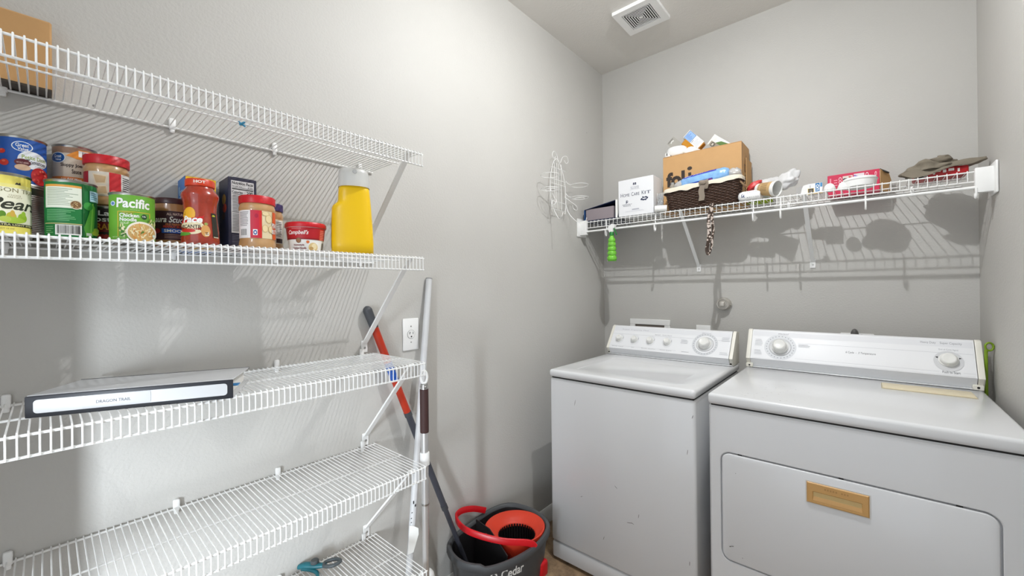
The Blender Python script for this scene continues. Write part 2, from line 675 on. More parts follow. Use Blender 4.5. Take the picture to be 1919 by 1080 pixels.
for x in (-1.083, -0.992, -0.901, -0.808):
    p = Vector((x, WA[0] + (WB[0] - WA[0]) * 0.435, WA[1] + (WB[1] - WA[1]) * 0.435)) - r0
    knob(wa, 'selector_knob', p, N, 0.0165, 0.024)
p = Vector((-0.62, WA[0] + (WB[0] - WA[0]) * 0.47, WA[1] + (WB[1] - WA[1]) * 0.47)) - r0
knob(wa, 'cycle_dial', p, N, 0.027, 0.034, 0.041)
mb = MB()
for x in (WX0 + 0.008, WX1 - 0.012):
    mb.lathe([(0, 0), (0.004, 0), (0.003, 0.003), (0, 0.003)], DARK, 12, M=Matrix.Translation(Vector((x, 2.166, 0.918)) - r0) @ Matrix.Rotation(PI / 2, 4, 'X'))
mb.build('screw', wa)
# scuffs on the enamel front
mb = MB()
P = plane_print(mb, Vector((WX0, FY, 0.1)) - r0, (1, 0, 0), (0, 0, 1), WX1 - WX0, 0.76)
SC_ = ink((112, 110, 108), 0.6)
for a, b_, l, an in ((0.51, 0.455, 0.012, -0.6), (0.60, 0.285, 0.02, 0.2), (0.62, 0.288, 0.01, -0.3), (0.66, 0.34, 0.012, 1.4), (0.21, 0.88, 0.02, 1.3), (0.96, 0.20, 0.012, 1.5), (0.255, 0.33, 0.008, 0.5), (0.985, 0.93, 0.01, 1.2), (0.955, 0.75, 0.014, 1.4), (0.42, 0.14, 0.012, 1.2)):
    P.ell(a, b_, l, 0.0016, SC_, 8, an)
mb.build('scuffs', wa, smooth=False)

# ------------------------------------------------------------------ dryer
DX_0, DX_1 = -0.437, 0.313
dr = thing('clothes_dryer', 'white front-loading clothes dryer with a tan recessed door pull', 'clothes dryer', ((DX_0 + DX_1) / 2, 1.93, 0))
d0 = dr.location.copy()
part(MB().rbox((DX_0, FY + 0.012, 0.0), (DX_1, 2.28, 0.863), ENAMEL, 0.004, 2), 'cabinet', dr)
DOOR = (-0.402, 0.257, 0.318, 0.708)
mb = MB()
front_ring(mb, ENAMEL, (DX_0, DX_1, 0.012, 0.863), DOOR, lambda x, z, d: Vector((x, FY + d, z)), 0.006, 0.011, ri=0.034)
part(mb, 'front_panel', dr, angle=18)
mb = MB()
Ld = [rrect(DOOR[0] + o, DOOR[1] - o, DOOR[2] + o, DOOR[3] - o, 0.034 - o, 8) for o in (0.0065, 0.0065, 0.0085, 0.012)]
hx0, hx1, hz0, hz1 = -0.149, 0.001, 0.609, 0.674
mb.loft([[Vector((x, FY + d, z)) for x, z in L] for L, d in zip(Ld, (0.0115, 0.002, -0.001, -0.002))], ENAMEL, True, False, True)
part(mb, 'door', dr, angle=25)
door = [c for c in dr.children if c.name.startswith('door')][0]
TAN = mat('tan_plastic', (196, 152, 92), 0.4, vary=0.05)
mb = MB()
front_ring(mb, TAN, (hx0, hx1, hz0, hz1), (-0.134, -0.014, 0.617, 0.648), lambda x, z, d: Vector((x, FY - 0.0062 + d, z)), 0.003, 0.0042, ri=0.003)
mb.rbox((-0.134, FY - 0.0034, 0.617), (-0.014, FY - 0.0021, 0.648), mat('tan_recess', (206, 178, 122), 0.5))
mb.prism([(0.619, 0), (0.636, 0), (0.619, 0.0035)], lambda z, d, k: Vector((-0.133 + k, FY - 0.0025 - d, z)), 0.118, TAN)
mb.rbox((hx0 - 0.003, FY - 0.003, hz0 - 0.003), (hx1 + 0.003, FY - 0.002, hz1 + 0.003), mat('gap_grey', (205, 203, 198), 0.5))
P = plane_print(mb, (hx0, FY - 0.0062, hz0), (1, 0, 0), (0, 0, 1), hx1 - hx0, hz1 - hz0)
for k in range(9):
    if k != 5:
        P.rect(0.30 + k * 0.045, 0.325 + k * 0.045, 0.76, 0.84, ink((170, 128, 74)))
o = part(mb, 'door_pull', dr, angle=15)
o.parent = door
o['label'] = 'tan recessed door pull'
mb = MB()
for x in (-0.345, -0.07, 0.175):
    mb.rbox((x, FY + 0.003, DOOR[3] - 0.006), (x + 0.012, FY + 0.011, DOOR[3] - 0.001), DARK)
o = part(mb, 'latch_slots', dr)
o.parent = door
part(MB().rbox((DX_0 + 0.006, FY + 0.006, 0.862), (DX_1 - 0.006, 2.27, 0.870), DARK), 'seam', dr)
part(MB().rbox((DX_0 - 0.003, FY - 0.006, 0.8685), (DX_1 + 0.003, 2.285, 0.907), ENAMEL, 0.011, 4), 'top', dr, angle=60)
DPRO = [(2.228, 0.908), (2.204, 0.951), (2.274, 1.077), (2.286, 1.081), (2.316, 1.075), (2.316, 0.908)]
console(dr, DX_0 - 0.004 - d0.x, DX_1 + 0.006 - d0.x, [(y - d0.y, z) for y, z in DPRO], 0, 0.02)
part(MB().rbox((DX_0 + 0.02, 2.208, 0.9065), (DX_1 - 0.018, 2.227, 0.912), ENAMEL, 0.002, 1), 'hinge_strip', dr)
part(MB().rbox((DX_0 + 0.01, 2.204, 0.9066), (DX_1 - 0.01, 2.2085, 0.9079), DARK), 'hinge_gap', dr)
for x in (DX_0 + 0.012, DX_1 - 0.012):
    part(MB().rbox((x - 0.014, 2.206, 0.907), (x + 0.014, 2.222, 0.926), IVORY, 0.002, 1), 'bracket', dr)
    mm = MB().lathe([(0, 0), (0.004, 0), (0.003, 0.002), (0, 0.002)], DARK, 12, M=Matrix.Translation((x, 2.206, 0.917)) @ Matrix.Rotation(PI / 2, 4, 'X'))
    part(mm, 'screw', dr)
DA, DB = DPRO[1], DPRO[2]
mb, P, V, N = panel_print(dr, DX_0 + 0.02, DX_1 - 0.018, DA, DB)
DW = DX_1 - DX_0 - 0.038


def xd(x):
    return (x - (DX_0 + 0.02)) / DW


P.rect(0.0, 1.0, 0.80, 0.97, LG)
P.rect(0.25, 1.0, 0.625, 0.633, LN).rect(0.24, 0.872, 0.10, 0.107, LN).rect(0.958, 1.0, 0.10, 0.107, LN).rect(0, 1, 0.02, 0.026, LN)
P.text('Whirlpool', 0.143, 0.200, 0.86, 0.94, ink((150, 152, 158)), 0, 0.3)
P.text('6 Cycle  -  3 Temperature', 0.488, 0.622, 0.40, 0.48, ink((116, 117, 121)), 0.008, 0.2)
P.text('Heavy Duty', 0.807, 0.867, 0.86, 0.94, ink((150, 152, 157)), 0.006)
P.text('Super Capacity', 0.882, 0.963, 0.86, 0.94, ink((150, 152, 157)), 0.006)
P.text('End of Cycle Signal', 0.876, 0.947, 0.69, 0.745, ink((160, 161, 165)))
P.text('Push to Start', 0.883, 0.948, 0.065, 0.13, ink((120, 121, 125)), 0.008)
cx = xd(-0.305)
P.ell(cx, 0.45, 0.088, 0.435, ink((212, 214, 217)), 40).ell(cx, 0.45, 0.06, 0.30, ink((236, 237, 239)), 40)
for k in range(26):
    t = 2 * PI * k / 26
    P.ell(cx + 0.075 * math.cos(t), 0.45 + 0.37 * math.sin(t), 0.0035, 0.02, ink((166, 168, 174)), 6)
P.lines(0.015, 0.06, 0.45, 0.70, 5, ink((184, 186, 190)), 0.28).lines(0.015, 0.06, 0.14, 0.32, 4, ink((184, 186, 190)), 0.28).lines(0.255, 0.322, 0.49, 0.60, 3, ink((166, 168, 172)), 0.28)
P.ell(xd(0.23), 0.40, 0.056, 0.28, ink((206, 207, 209)), 32)
P.poly([(xd(0.195), 0.50), (xd(0.203), 0.52), (xd(0.202), 0.46)], BLACK)
P.poly([(xd(0.265), 0.50), (xd(0.258), 0.52), (xd(0.258), 0.47)], BLACK)
mb.build('control_print', dr, smooth=False)
p = Vector((-0.305, DA[0] + (DB[0] - DA[0]) * 0.45, DA[1] + (DB[1] - DA[1]) * 0.45)) - d0
knob(dr, 'timer_dial', p, N, 0.0285, 0.036, 0.042)
p = Vector((0.23, DA[0] + (DB[0] - DA[0]) * 0.43, DA[1] + (DB[1] - DA[1]) * 0.43)) - d0
knob(dr, 'start_knob', p, N, 0.024, 0.022)
LINT = mat('cream_plastic', (222, 210, 180), 0.45)
mb = MB().rbox((0.041, 2.045, 0.9065), (0.276, 2.145, 0.9115), LINT, 0.002, 2)
mb.rbox((0.038, 2.042, 0.9062), (0.279, 2.148, 0.9076), mat('lint_rim', (180, 172, 150), 0.5))
o = part(mb, 'lint_screen_cover', dr)
o['label'] = 'cream lint screen cover'
mb = MB()
P = plane_print(mb, Vector((DX_0, FY - 0.006, 0.907)) - d0, (1, 0, 0), (0, 1, 0), DX_1 - DX_0, 0.6)
for k in range(26):
    P.ell(0.12 + 0.25 * random.random(), 0.06 + 0.42 * random.random() ** 1.5, 0.002 + 0.004 * random.random(), 0.0013, SC_, 7, random.random() * 3)
P = plane_print(mb, Vector((DX_0, FY - 0.0045, 0.34)) - d0, (1, 0, 0), (0, 0, 1), DX_1 - DX_0, 0.36)
for a, b_, l, an in ((0.09, 0.10, 0.008, 0.9), (0.10, 0.11, 0.006, 0.9), (0.115, 0.83, 0.002, 0), (0.14, 0.03, 0.002, 0), (0.55, 0.1, 0.002, 0)):
    P.ell(a, b_, l, 0.003, SC_, 8, an)
mb.build('scuffs', dr, smooth=False)

# ------------------------------------------------------------------ ventilated wire shelves
SH_D, LIP = 0.305, 0.042
RW, RR = 0.00138, 0.0026


def cross_wire_mesh():
    mb = MB()
    r = 0.006
    path = [(0.002, 0, 0)] + [(SH_D - r, 0, 0)] + [(SH_D - r + r * math.sin(a), 0, -r + r * math.cos(a)) for a in (0.4, 0.8, 1.2)] + [(SH_D, 0, -r), (SH_D, 0, -LIP)]
    mb.tube(path, RW, WIRE, 6)
    return mb


def wire_shelf(name, label, axis, p, length, spacing, clips, braces, group, rails_ext=0.006):
    """axis 'left': runs along +Y from p, projects +X. axis 'back': runs along +X from p, projects -Y. p = deck height at wall"""
    root = thing(name, label, 'shelf', p, 0 if axis == 'left' else -PI / 2, group)
    sg = 1 if axis == 'left' else 1
    first = cross_wire_mesh().build('cross_wire', root)
    n = int(length / spacing) + 1
    for k in range(1, n):
        c = first.copy()
        COL.objects.link(c)
        c.parent = root
        c.location = (0, k * spacing, 0)
    L = (n - 1) * spacing
    for nm, x, z, r in (('back_rail', 0.006, -RR - RW, RR), ('middle_rail', 0.165, -RR - RW, RR * 0.9), ('front_rail', SH_D - RR - RW, -RR - RW * 2, RR), ('lip_rail', SH_D - RR - RW, -LIP + 0.001, RR)):
        MB().tube([(x, -rails_ext, z), (x, L + rails_ext, z)], r, WIRE, 8).build(nm, root)
    for y in clips:
        mb = MB().rbox((0.0, y - 0.007, -0.010), (0.011, y + 0.007, 0.020), WPLAST, 0.004, 2)
        mb.rbox((0.0, y - 0.005, -0.018), (0.009, y + 0.005, -0.006), WPLAST, 0.003, 2)
        mb.build('wall_clip', root)
    for y in braces:
        bz = 0.30
        mb = MB()
        a, b2 = Vector((SH_D - 0.012, y - 0.006, -0.004)), Vector((0.006, y, -bz + 0.012))
        d = (b2 - a).normalized()
        nn = Vector((d.z, 0, -d.x))
        W = Vector((0, 0.0085, 0))
        rings = [[q - W - nn * 0.003, q + W - nn * 0.003, q + W + nn * 0.003, q - W + nn * 0.003] for q in (a, a + (b2 - a) * 0.5, b2)]
        mb.loft(rings, WIRE, True, True, True)
        mb.rbox((0.0005, y - 0.0115, -bz - 0.022), (0.004, y + 0.0115, -bz + 0.02), WIRE, 0.001, 1)
        mb.rbox((SH_D - 0.03, y - 0.014, -0.012), (SH_D - 0.006, y + 0.002, -0.007), WIRE, 0.001, 1)
        br = mb.build('brace', root)
        MB().lathe([(0, 0), (0.0042, 0), (0.003, 0.002), (0, 0.0025)], STEEL, 12, M=Matrix.Translation((0.004, y + 0.001, -bz - 0.006)) @ Matrix.Rotation(PI / 2, 4, 'Y')).build('screw', br)
    return root


ZS = (1.7205, 1.3955, 1.0675, 0.7435, 0.4185)
Y0 = -0.312
CL = [0.218 - Y0, 0.457 - Y0, 0.730 - Y0, -0.054 - Y0]
GS = 'white wire shelves on the left wall'
names = ('highest white wire shelf on the left wall, holding a kraft parcel', 'white wire shelf on the left wall loaded with food tins and jars', 'white wire shelf on the left wall carrying the white binder',
         'empty white wire shelf on the left wall beneath the binder shelf', 'lowest white wire shelf on the left wall, with the teal clamp')
shelves = [wire_shelf('wire_shelf', names[i], 'left', (XL, Y0, ZS[i]), 1.092, 0.0122, CL, [0.742 - Y0], GS) for i in range(5)]
# blue twist tie left on the top shelf
mb = MB()
mb.tube(spline([(0, -0.004, -0.006), (0.004, 0.002, -0.001), (0.001, 0.007, 0.003), (-0.004, 0.002, -0.003), (0, -0.006, 0.001), (0.003, 0.008, -0.008)], 5), 0.0024, ink((52, 140, 178)), 6)
tag(mb.build('twist_tie', loc=(XL + 0.165, 0.327, ZS[0] - 0.003)), 'small blue twist tie wound on the highest shelf wires', 'twist tie')

ZB = 1.7005
BX0, BX1 = -1.296, 0.292
bs = wire_shelf('closet_shelf', 'white wire closet shelf with hanging rod above the washer and dryer', 'back', (BX0, YB, ZB), BX1 - BX0 + 0.005, 0.0254,
                [0.12, 0.55, 1.0, 1.45], [-0.734 - BX0, -0.2 - BX0], None, 0.02)
# local frame of bs: local +Y = world +X, local +X = world -Y
rodz = -0.063
MB().tube([(SH_D + 0.002, -0.03, rodz), (SH_D + 0.002, 1.62, rodz)], 0.0056, WIRE, 10).build('hanging_rod', bs)
for x in (0.298, 0.0, -0.291, -0.40, -0.58, -0.87, -1.165):
    y = x - BX0
    pts = [(SH_D - 0.006, y, -0.004), (SH_D - 0.006, y, -0.05), (SH_D - 0.008, y, -0.085), (SH_D - 0.003, y, -0.099), (SH_D + 0.006, y, -0.099), (SH_D + 0.011, y, -0.088), (SH_D + 0.011, y, -0.066)]
    MB().tube(spline(pts, 4), 0.0032, WIRE, 8).build('rod_hook', bs)
for e, wx in ((0, XL), (1, XR)):
    a = wx - BX0
    s = 1 if e == 0 else -1
    mb = MB()
    lo, hi = sorted((a + s * 0.001, a + s * 0.008))
    mb.rbox((SH_D - 0.062, lo, -0.092), (SH_D + 0.04, hi, 0.02), WPLAST, 0.003, 2)
    lo, hi = sorted((a + s * 0.004, a + s * 0.052))
    mb.rbox((SH_D - 0.012, lo, -0.083), (SH_D + 0.012, hi, 0.006), WPLAST, 0.003, 2)
    mb.build('end_bracket', bs)

# ------------------------------------------------------------------ pantry shelf: tins, jars, boxes
Z2 = ZS[1] + 0.0012
RED = ink((196, 30, 40), 0.35)


def tin_can(name, label, x, y, z, r, h, base, ribs=False, band=True, dark_top=False):
    t = thing(name, label, 'food can', (x, y, z), face_eye(x, y), 'food tins on the pantry shelf')
    e = 0.0012
    prof = [(0, 0.003), (r - 0.004, 0.003), (r - 0.003, 0.0), (r - 0.0005, 0.0003), (r + 0.0006, 0.002), (r - 0.0004, 0.0042), (r - e, 0.006)]
    if ribs:
        k = 22
        for i in range(k * 2 + 1):
            prof.append((r - e - (0.0011 if i % 2 else 0), 0.014 + (h - 0.028) * i / (2 * k)))
    prof += [(r - e, h - 0.006), (r - 0.0004, h - 0.0042), (r + 0.0006, h - 0.002), (r - 0.0005, h - 0.0003), (r - 0.003, h), (r - 0.004, h - 0.003), (0, h - 0.003)]
    MB().lathe(prof, TIN, 48).build('tin_body', t)
    P = mb = None
    if band:
        mb = MB()
        rr = r - e + 0.0004
        mb.lathe([(rr - 0.0003, 0.0055), (rr, 0.0057), (rr, h - 0.0057), (rr - 0.0003, h - 0.0055)], base, 64)
        P = cyl_print(mb, rr, h - 0.0114, 0.0057)
    return t, mb, P


# pears, nearest on the left
t, mb, P = tin_can('pear_can', 'yellow food can with pears pictured, leftmost at the front of the shelf', -1.190, -0.0505, Z2, 0.0358, 0.116, ink((240, 226, 110)))
P.rect(-1.2, 1.2, 0.16, 0.86, ink((240, 238, 214))).rect(-1.2, 1.2, 0.80, 0.86, ink((238, 228, 140)))
P.text('OREGON TRAIL', -0.75, 1.0, 0.72, 0.79, ink((120, 112, 60)), 0.0)
P.poly([(0.42, 0.86), (0.48, 0.90), (0.55, 0.885), (0.60, 0.91), (0.62, 0.86)], ink((60, 56, 46)))
P.text('CHOICE', 0.22, 0.62, 0.655, 0.68, ink((160, 150, 110))).text('BARTLETT', 0.18, 0.66, 0.62, 0.645, ink((160, 150, 110)))
P.text('Pears', -0.55, 1.05, 0.42, 0.62, ink((52, 54, 42)), 0.02, 0.35)
for a, b, ra, rb, c in ((0.0, 0.33, 0.13, 0.06, (96, 140, 40)), (0.30, 0.30, 0.17, 0.075, (196, 190, 60)), (0.34, 0.35, 0.08, 0.06, (210, 170, 70)), (0.66, 0.29, 0.15, 0.08, (150, 188, 50)), (0.70, 0.36, 0.07, 0.05, (160, 196, 60)), (0.35, 0.24, 0.40, 0.055, (170, 200, 66)), (0.1, 0.25, 0.2, 0.05, (190, 206, 90))):
    P.ell(a, b, ra, rb, ink(c))
P.rect(-1.2, 1.2, 0.135, 0.185, ink((38, 40, 36))).text('HALVES IN EXTRA LIGHT SYRUP', -0.9, 0.98, 0.145, 0.175, ink((226, 222, 160)), 0.02)
P.text('NET WT 15 OZ', -0.3, 0.4, 0.08, 0.10, ink((130, 120, 60)))
mb.build('label', t)
# unlabelled ribbed tin under the blue one
t, mb, P = tin_can('ribbed_can', 'bare ribbed steel can under the blue tomato can', -1.272, -0.0300, Z2, 0.0350, 0.1085, None, True, False)
# blue tomatoes on top of it
t, mb, P = tin_can('tomato_can', 'blue food can of diced tomatoes stacked behind the pear can', -1.2735, -0.0295, Z2 + 0.1087, 0.0348, 0.098, ink((28, 84, 168)))
P.ell(0.42, 0.54, 0.55, 0.20, ink((236, 240, 244)))
P.ell(0.05, 0.82, 0.40, 0.115, ink((236, 240, 244))).ell(0.05, 0.82, 0.36, 0.10, ink((24, 92, 180)))
P.text('Great', -0.20, 0.30, 0.81, 0.89, WHITE, 0.02, 0.1).text('Value', -0.12, 0.28, 0.735, 0.80, WHITE, 0.02, 0.1)
P.text('Petite Diced', 0.03, 0.92, 0.55, 0.64, ink((148, 170, 60)), 0.012).text('Tomatoes', 0.20, 0.90, 0.455, 0.545, ink((40, 40, 60)), 0.015)
P.text('in tomato juice', 0.52, 0.85, 0.40, 0.43, ink((90, 90, 100)))
P.ell(0.06, 0.46, 0.31, 0.085, ink((92, 30, 40))).ell(0.06, 0.35, 0.30, 0.07, ink((214, 180, 150)))
P.text('NO SALT ADDED', -0.16, 0.28, 0.44, 0.475, ink((220, 190, 180)), 0.01)
for a, b, q in ((-0.68, 0.68, 0.12), (-0.60, 0.43, 0.16), (-0.85, 0.5, 0.1)):
    P.ell(a, b, q, q * 0.45, ink((206, 52, 36))).ell(a - 0.02, b + 0.03, q * 0.4, q * 0.14, ink((226, 110, 80)))
P.ell(0.70, 0.20, 0.34, 0.20, ink((190, 34, 38)))
for k in range(22):
    P.ell(0.70 + random.uniform(-0.26, 0.26), 0.20 + random.uniform(-0.15, 0.15), 0.04, 0.025, ink(random.choice(((216, 70, 60), (230, 120, 100), (160, 22, 30)))), 7)
P.rect(-0.98, -0.80, 0.15, 0.95, ink((60, 110, 190)))
P.lines(-0.96, -0.84, 0.2, 0.9, 16, WHITE, 0.35)
mb.build('label', t)
# green can, back of its label showing
t, mb, P = tin_can('vegetable_can', 'green food can turned so its barcode panel shows', -1.1895, 0.0361, Z2, 0.0367, 0.117, ink((26, 118, 58)))
P.rect(-0.92, 0.38, 0.53, 0.95, ink((226, 230, 214))).rect(-0.92, 0.38, 0.91, 0.95, ink((226, 160, 70)))
P.lines(-0.86, 0.30, 0.57, 0.89, 11, ink((150, 165, 140)), 0.35, 0.5)
P.ell(0.16, 0.60, 0.23, 0.085, ink((216, 214, 190))).ell(0.16, 0.60, 0.20, 0.07, ink((128, 92, 56)))
for k in range(24):
    P.ell(0.16 + random.uniform(-0.16, 0.16), 0.60 + random.uniform(-0.05, 0.05), 0.018, 0.008, ink(random.choice(((190, 160, 110), (90, 60, 40), (210, 190, 140)))), 6)
P.lines(-0.86, 0.26, 0.29, 0.50, 7, ink((120, 190, 130)), 0.35, 0.5)
P.rect(-0.92, 0.38, 0.235, 0.25, ink((200, 190, 130))).barcode(-0.58, 0.36, 0.04, 0.225, 22)
P.lines(-0.88, -0.62, 0.06, 0.20, 4, ink((130, 190, 130)), 0.3, 0.4)
P.rect(0.40, 0.46, 0.0, 1.0, ink((20, 98, 44))).poly([(0.44, 0.20), (0.74, 0.66), (0.86, 0.60), (0.78, 0.05), (0.5, 0.02)], ink((96, 176, 70)))
P.poly([(0.74, 0.66), (0.80, 0.67), (0.72, 0.1), (0.66, 0.1)], ink((140, 206, 90))).ell(0.60, 0.60, 0.17, 0.075, ink((60, 150, 66)))
P.rect(0.66, 0.97, 0.70, 0.90, ink((176, 210, 226))).lines(0.70, 0.94, 0.73, 0.88, 4, ink((80, 130, 170)), 0.4)
P.ell(0.9, 0.17, 0.12, 0.04, ink((170, 200, 60))).ell(0.86, 0.11, 0.13, 0.045, ink((190, 206, 70)))
P.rect(0.52, 0.72, 0.05, 0.1, ink((230, 236, 226)))
mb.build('label', t)
# hidden can that carries the sauce can, then the sauce can
t, mb, P = tin_can('short_can', 'steel can hidden behind the green can, under the sauce can', -1.3090, 0.0458, Z2, 0.0342, 0.1100, None, True, False)
t, mb, P = tin_can('sauce_can', 'brown and orange sloppy joe sauce can stacked behind the green can', -1.3090, 0.0458, Z2 + 0.1102, 0.0345, 0.105, ink((206, 190, 170)))
P.rect(-1.3, 1.3, 0.86, 1.0, ink((150, 116, 92))).rect(-1.3, 1.3, 0.0, 0.28, ink((92, 48, 36)))
P.poly([(-0.4, 0.80), (0.2, 0.96), (1.0, 0.96), (1.0, 0.72), (0.1, 0.74)], ink((226, 140, 48)))
P.ell(-0.72, 0.75, 0.30, 0.12, ink((226, 226, 226))).ell(-0.72, 0.75, 0.27, 0.105, ink((24, 84, 150)))
P.text('Great', -0.88, -0.58, 0.745, 0.82, WHITE, 0.02).text('Value', -0.84, -0.60, 0.68, 0.735, WHITE, 0.02)
P.text('Sloppy Joe', -0.62, 0.30, 0.53, 0.63, ink((60, 40, 36)), 0.02).text('Sauce', -0.15, 0.26, 0.40, 0.50, ink((60, 40, 36)), 0.02)
P.rect(0.15, 0.75, 0.80, 0.94, WHITE).lines(0.3, 0.6, 0.82, 0.92, 8, BLACK, 0.5, 0, True)
P.rect(-1.0, 1.0, 0.20, 0.32, ink((214, 120, 44))).text('Just Add Meat', -0.62, 0.28, 0.235, 0.295, WHITE, 0.01, 0.15)
for k in range(40):
    P.ell(random.uniform(-0.7, 0.9), random.uniform(0.02, 0.18), 0.06, 0.022, ink(random.choice(((120, 60, 36), (70, 32, 24), (170, 96, 60), (60, 60, 150)))), 7)
mb.build('label', t)
# dark can with the tall peanut butter jar on it
t, mb, P = tin_can('bean_can', 'short black and red can wedged under the red-lidded jar', -1.2530, 0.0915, Z2, 0.0342, 0.0835, ink((34, 28, 28)))
P.rect(-1.3, 1.3, 0.30, 0.60, ink((120, 26, 30)))
P.text('La', -0.42, 0.10, 0.78, 0.93, WHITE, 0.02).text('Costena', -0.86, 0.86, 0.60, 0.76, WHITE, 0.02)
P.text('GRANDE', -0.75, 0.75, 0.36, 0.55, ink((222, 160, 50)), 0.03)
for k in range(8):
    P.ell(-0.6 + k * 0.18, 0.14, 0.12, 0.10, ink(((170, 40, 34), (196, 70, 44), (150, 28, 30))[k % 3]), 12)
mb.build('label', t)

PB = mat('peanut_butter', (190, 148, 100), 0.3, vary=0.12, vscale=60, coat=0.5)


def jar(name, label, x, y, z, prof, lidprof, body, lidm, rib=True, lidname='lid', cat='jar', grp='jars on the pantry shelf'):
    t = thing(name, label, cat, (x, y, z), face_eye(x, y), grp)
    MB().lathe(prof, body, 56).build('jar_body', t)
    mb = MB().lathe(lidprof, lidm, 112 if rib else 56, rib=0.0007 if rib else 0)
    o = mb.build(lidname, t, angle=50)
    return t, o


def pb_prof(r, h):
    return [(0, 0.002), (r * 0.82, 0.0), (r * 0.96, 0.003), (r, 0.010), (r * 0.985, h * 0.16), (r * 0.945, h * 0.2), (r * 0.945, h * 0.78), (r * 0.985, h * 0.81), (r * 0.99, h * 0.86), (r * 0.9, h * 0.95), (r * 0.86, h), (0, h)]


def lid_prof(r, z, h):
    return [(0, z), (r, z), (r, z + h * 0.9), (r * 0.97, z + h), (0, z + h)]


# large red-lidded peanut butter on the dark can
zz = Z2 + 0.0837
t, _ = jar('peanut_butter_jar', 'large red-lidded peanut butter jar raised at the back', -1.2530, 0.0910, zz, pb_prof(0.0368, 0.093), lid_prof(0.0370, 0.089, 0.019), PB, RED)
mb = MB()
rr = 0.0368 * 0.945 + 0.0005
mb.lathe([(rr - 0.0004, 0.020), (rr, 0.0203), (rr, 0.0715), (rr - 0.0004, 0.0718)], ink((206, 196, 182)), 64)
P = cyl_print(mb, rr, 0.0512, 0.0203)
P.rect(-1.2, -0.78, 0, 1, ink((150, 24, 34))).poly([(-0.62, 0.92), (0.02, 0.86), (-0.04, 0.50), (-0.50, 0.46)], ink((214, 196, 168))).poly([(-0.56, 0.86), (-0.04, 0.81), (-0.09, 0.55), (-0.46, 0.52)], ink((190, 158, 116))).poly([(-0.55, 0.42), (0.0, 0.46), (0.06, 0.06), (-0.46, 0.04)], ink((214, 196, 168))).poly([(-0.48, 0.36), (-0.05, 0.40), (0.0, 0.11), (-0.40, 0.10)], ink((190, 158, 116)))
P.rect(0.10, 0.62, 0, 1, ink((196, 32, 40))).ell(0.30, 0.16, 0.16, 0.11, ink((226, 120, 112))).rect(0.62, 1.3, 0, 1, ink((232, 230, 226)))
P.lines(0.68, 1.1, 0.1, 0.9, 9, BLACK, 0.4, 0.4)
mb.build('label', t)
# green soup can
t, mb, P = tin_can('soup_can', 'bright green chicken noodle soup can at the shelf front', -1.1536, 0.1214, Z2, 0.0362, 0.1005, ink((104, 166, 52)))
P.text('Pacific', -0.66, 0.72, 0.71, 0.93, WHITE, 0.03, 0.05).text('FOODS', -0.1, 0.3, 0.655, 0.685, ink((190, 214, 150)))
P.rect(-0.62, 0.74, 0.615, 0.63, ink((206, 178, 60))).rect(-0.62, -0.585, 0.05, 0.63, ink((206, 178, 60))).rect(0.71, 0.745, 0.35, 0.63, ink((206, 178, 60)))
P.text('ORGANIC', -0.45, 0.05, 0.575, 0.605, ink((214, 150, 60)))
P.text('Chicken', -0.54, 0.28, 0.50, 0.585, WHITE, 0.025).text('Noodle', -0.53, 0.17, 0.405, 0.49, WHITE, 0.025).text('SOUP', -0.5, -0.15, 0.34, 0.385, ink((226, 236, 200)))
P.ell(0.49, 0.53, 0.12, 0.06, ink((34, 70, 40))).text('13g', 0.42, 0.56, 0.51, 0.555, WHITE, 0.02)
P.ell(-0.80, 0.80, 0.09, 0.055, ink((206, 220, 236))).ell(-0.80, 0.80, 0.06, 0.035, ink((90, 130, 190)))
for c, n in (((-0.40, 0.26), 16), ((0.82, 0.42), 14)):
    for k in range(n):
        P.ell(c[0] + random.uniform(-0.16, 0.14), c[1] + random.uniform(-0.07, 0.06), 0.045, 0.02, ink(random.choice(((238, 232, 190), (226, 214, 150), (80, 130, 50)))), 8, random.random() * 3)
for k in range(10):
    P.ell(-0.42 + random.uniform(-0.1, 0.16), 0.12 + random.uniform(-0.05, 0.06), 0.05, 0.022, ink(random.choice(((60, 120, 40), (226, 220, 180)))), 8)
P.ell(0.37, 0.17, 0.64, 0.245, ink((236, 228, 214)), 36).ell(0.37, 0.165, 0.57, 0.205, ink((206, 168, 104)), 36)
for k in range(46):
    q, a = random.random() ** 0.5 * 0.9, random.random() * 6.28
    P.ell(0.37 + 0.5 * q * math.cos(a), 0.165 + 0.18 * q * math.sin(a), 0.07, 0.016, ink(random.choice(((240, 222, 170), (232, 208, 146), (222, 150, 70), (244, 232, 196)))), 8, random.random() * 3)
for k in range(5):
    P.ell(0.40 + random.uniform(-0.06, 0.06), 0.17 + random.uniform(-0.03, 0.03), 0.03, 0.012, ink((70, 130, 40)), 7)
P.ell(0.86, 0.11, 0.06, 0.035, ink((220, 236, 220))).text('NET WT 16.3 OZ', -0.78, -0.3, 0.03, 0.055, ink((220, 236, 190)))
mb.build('label', t)
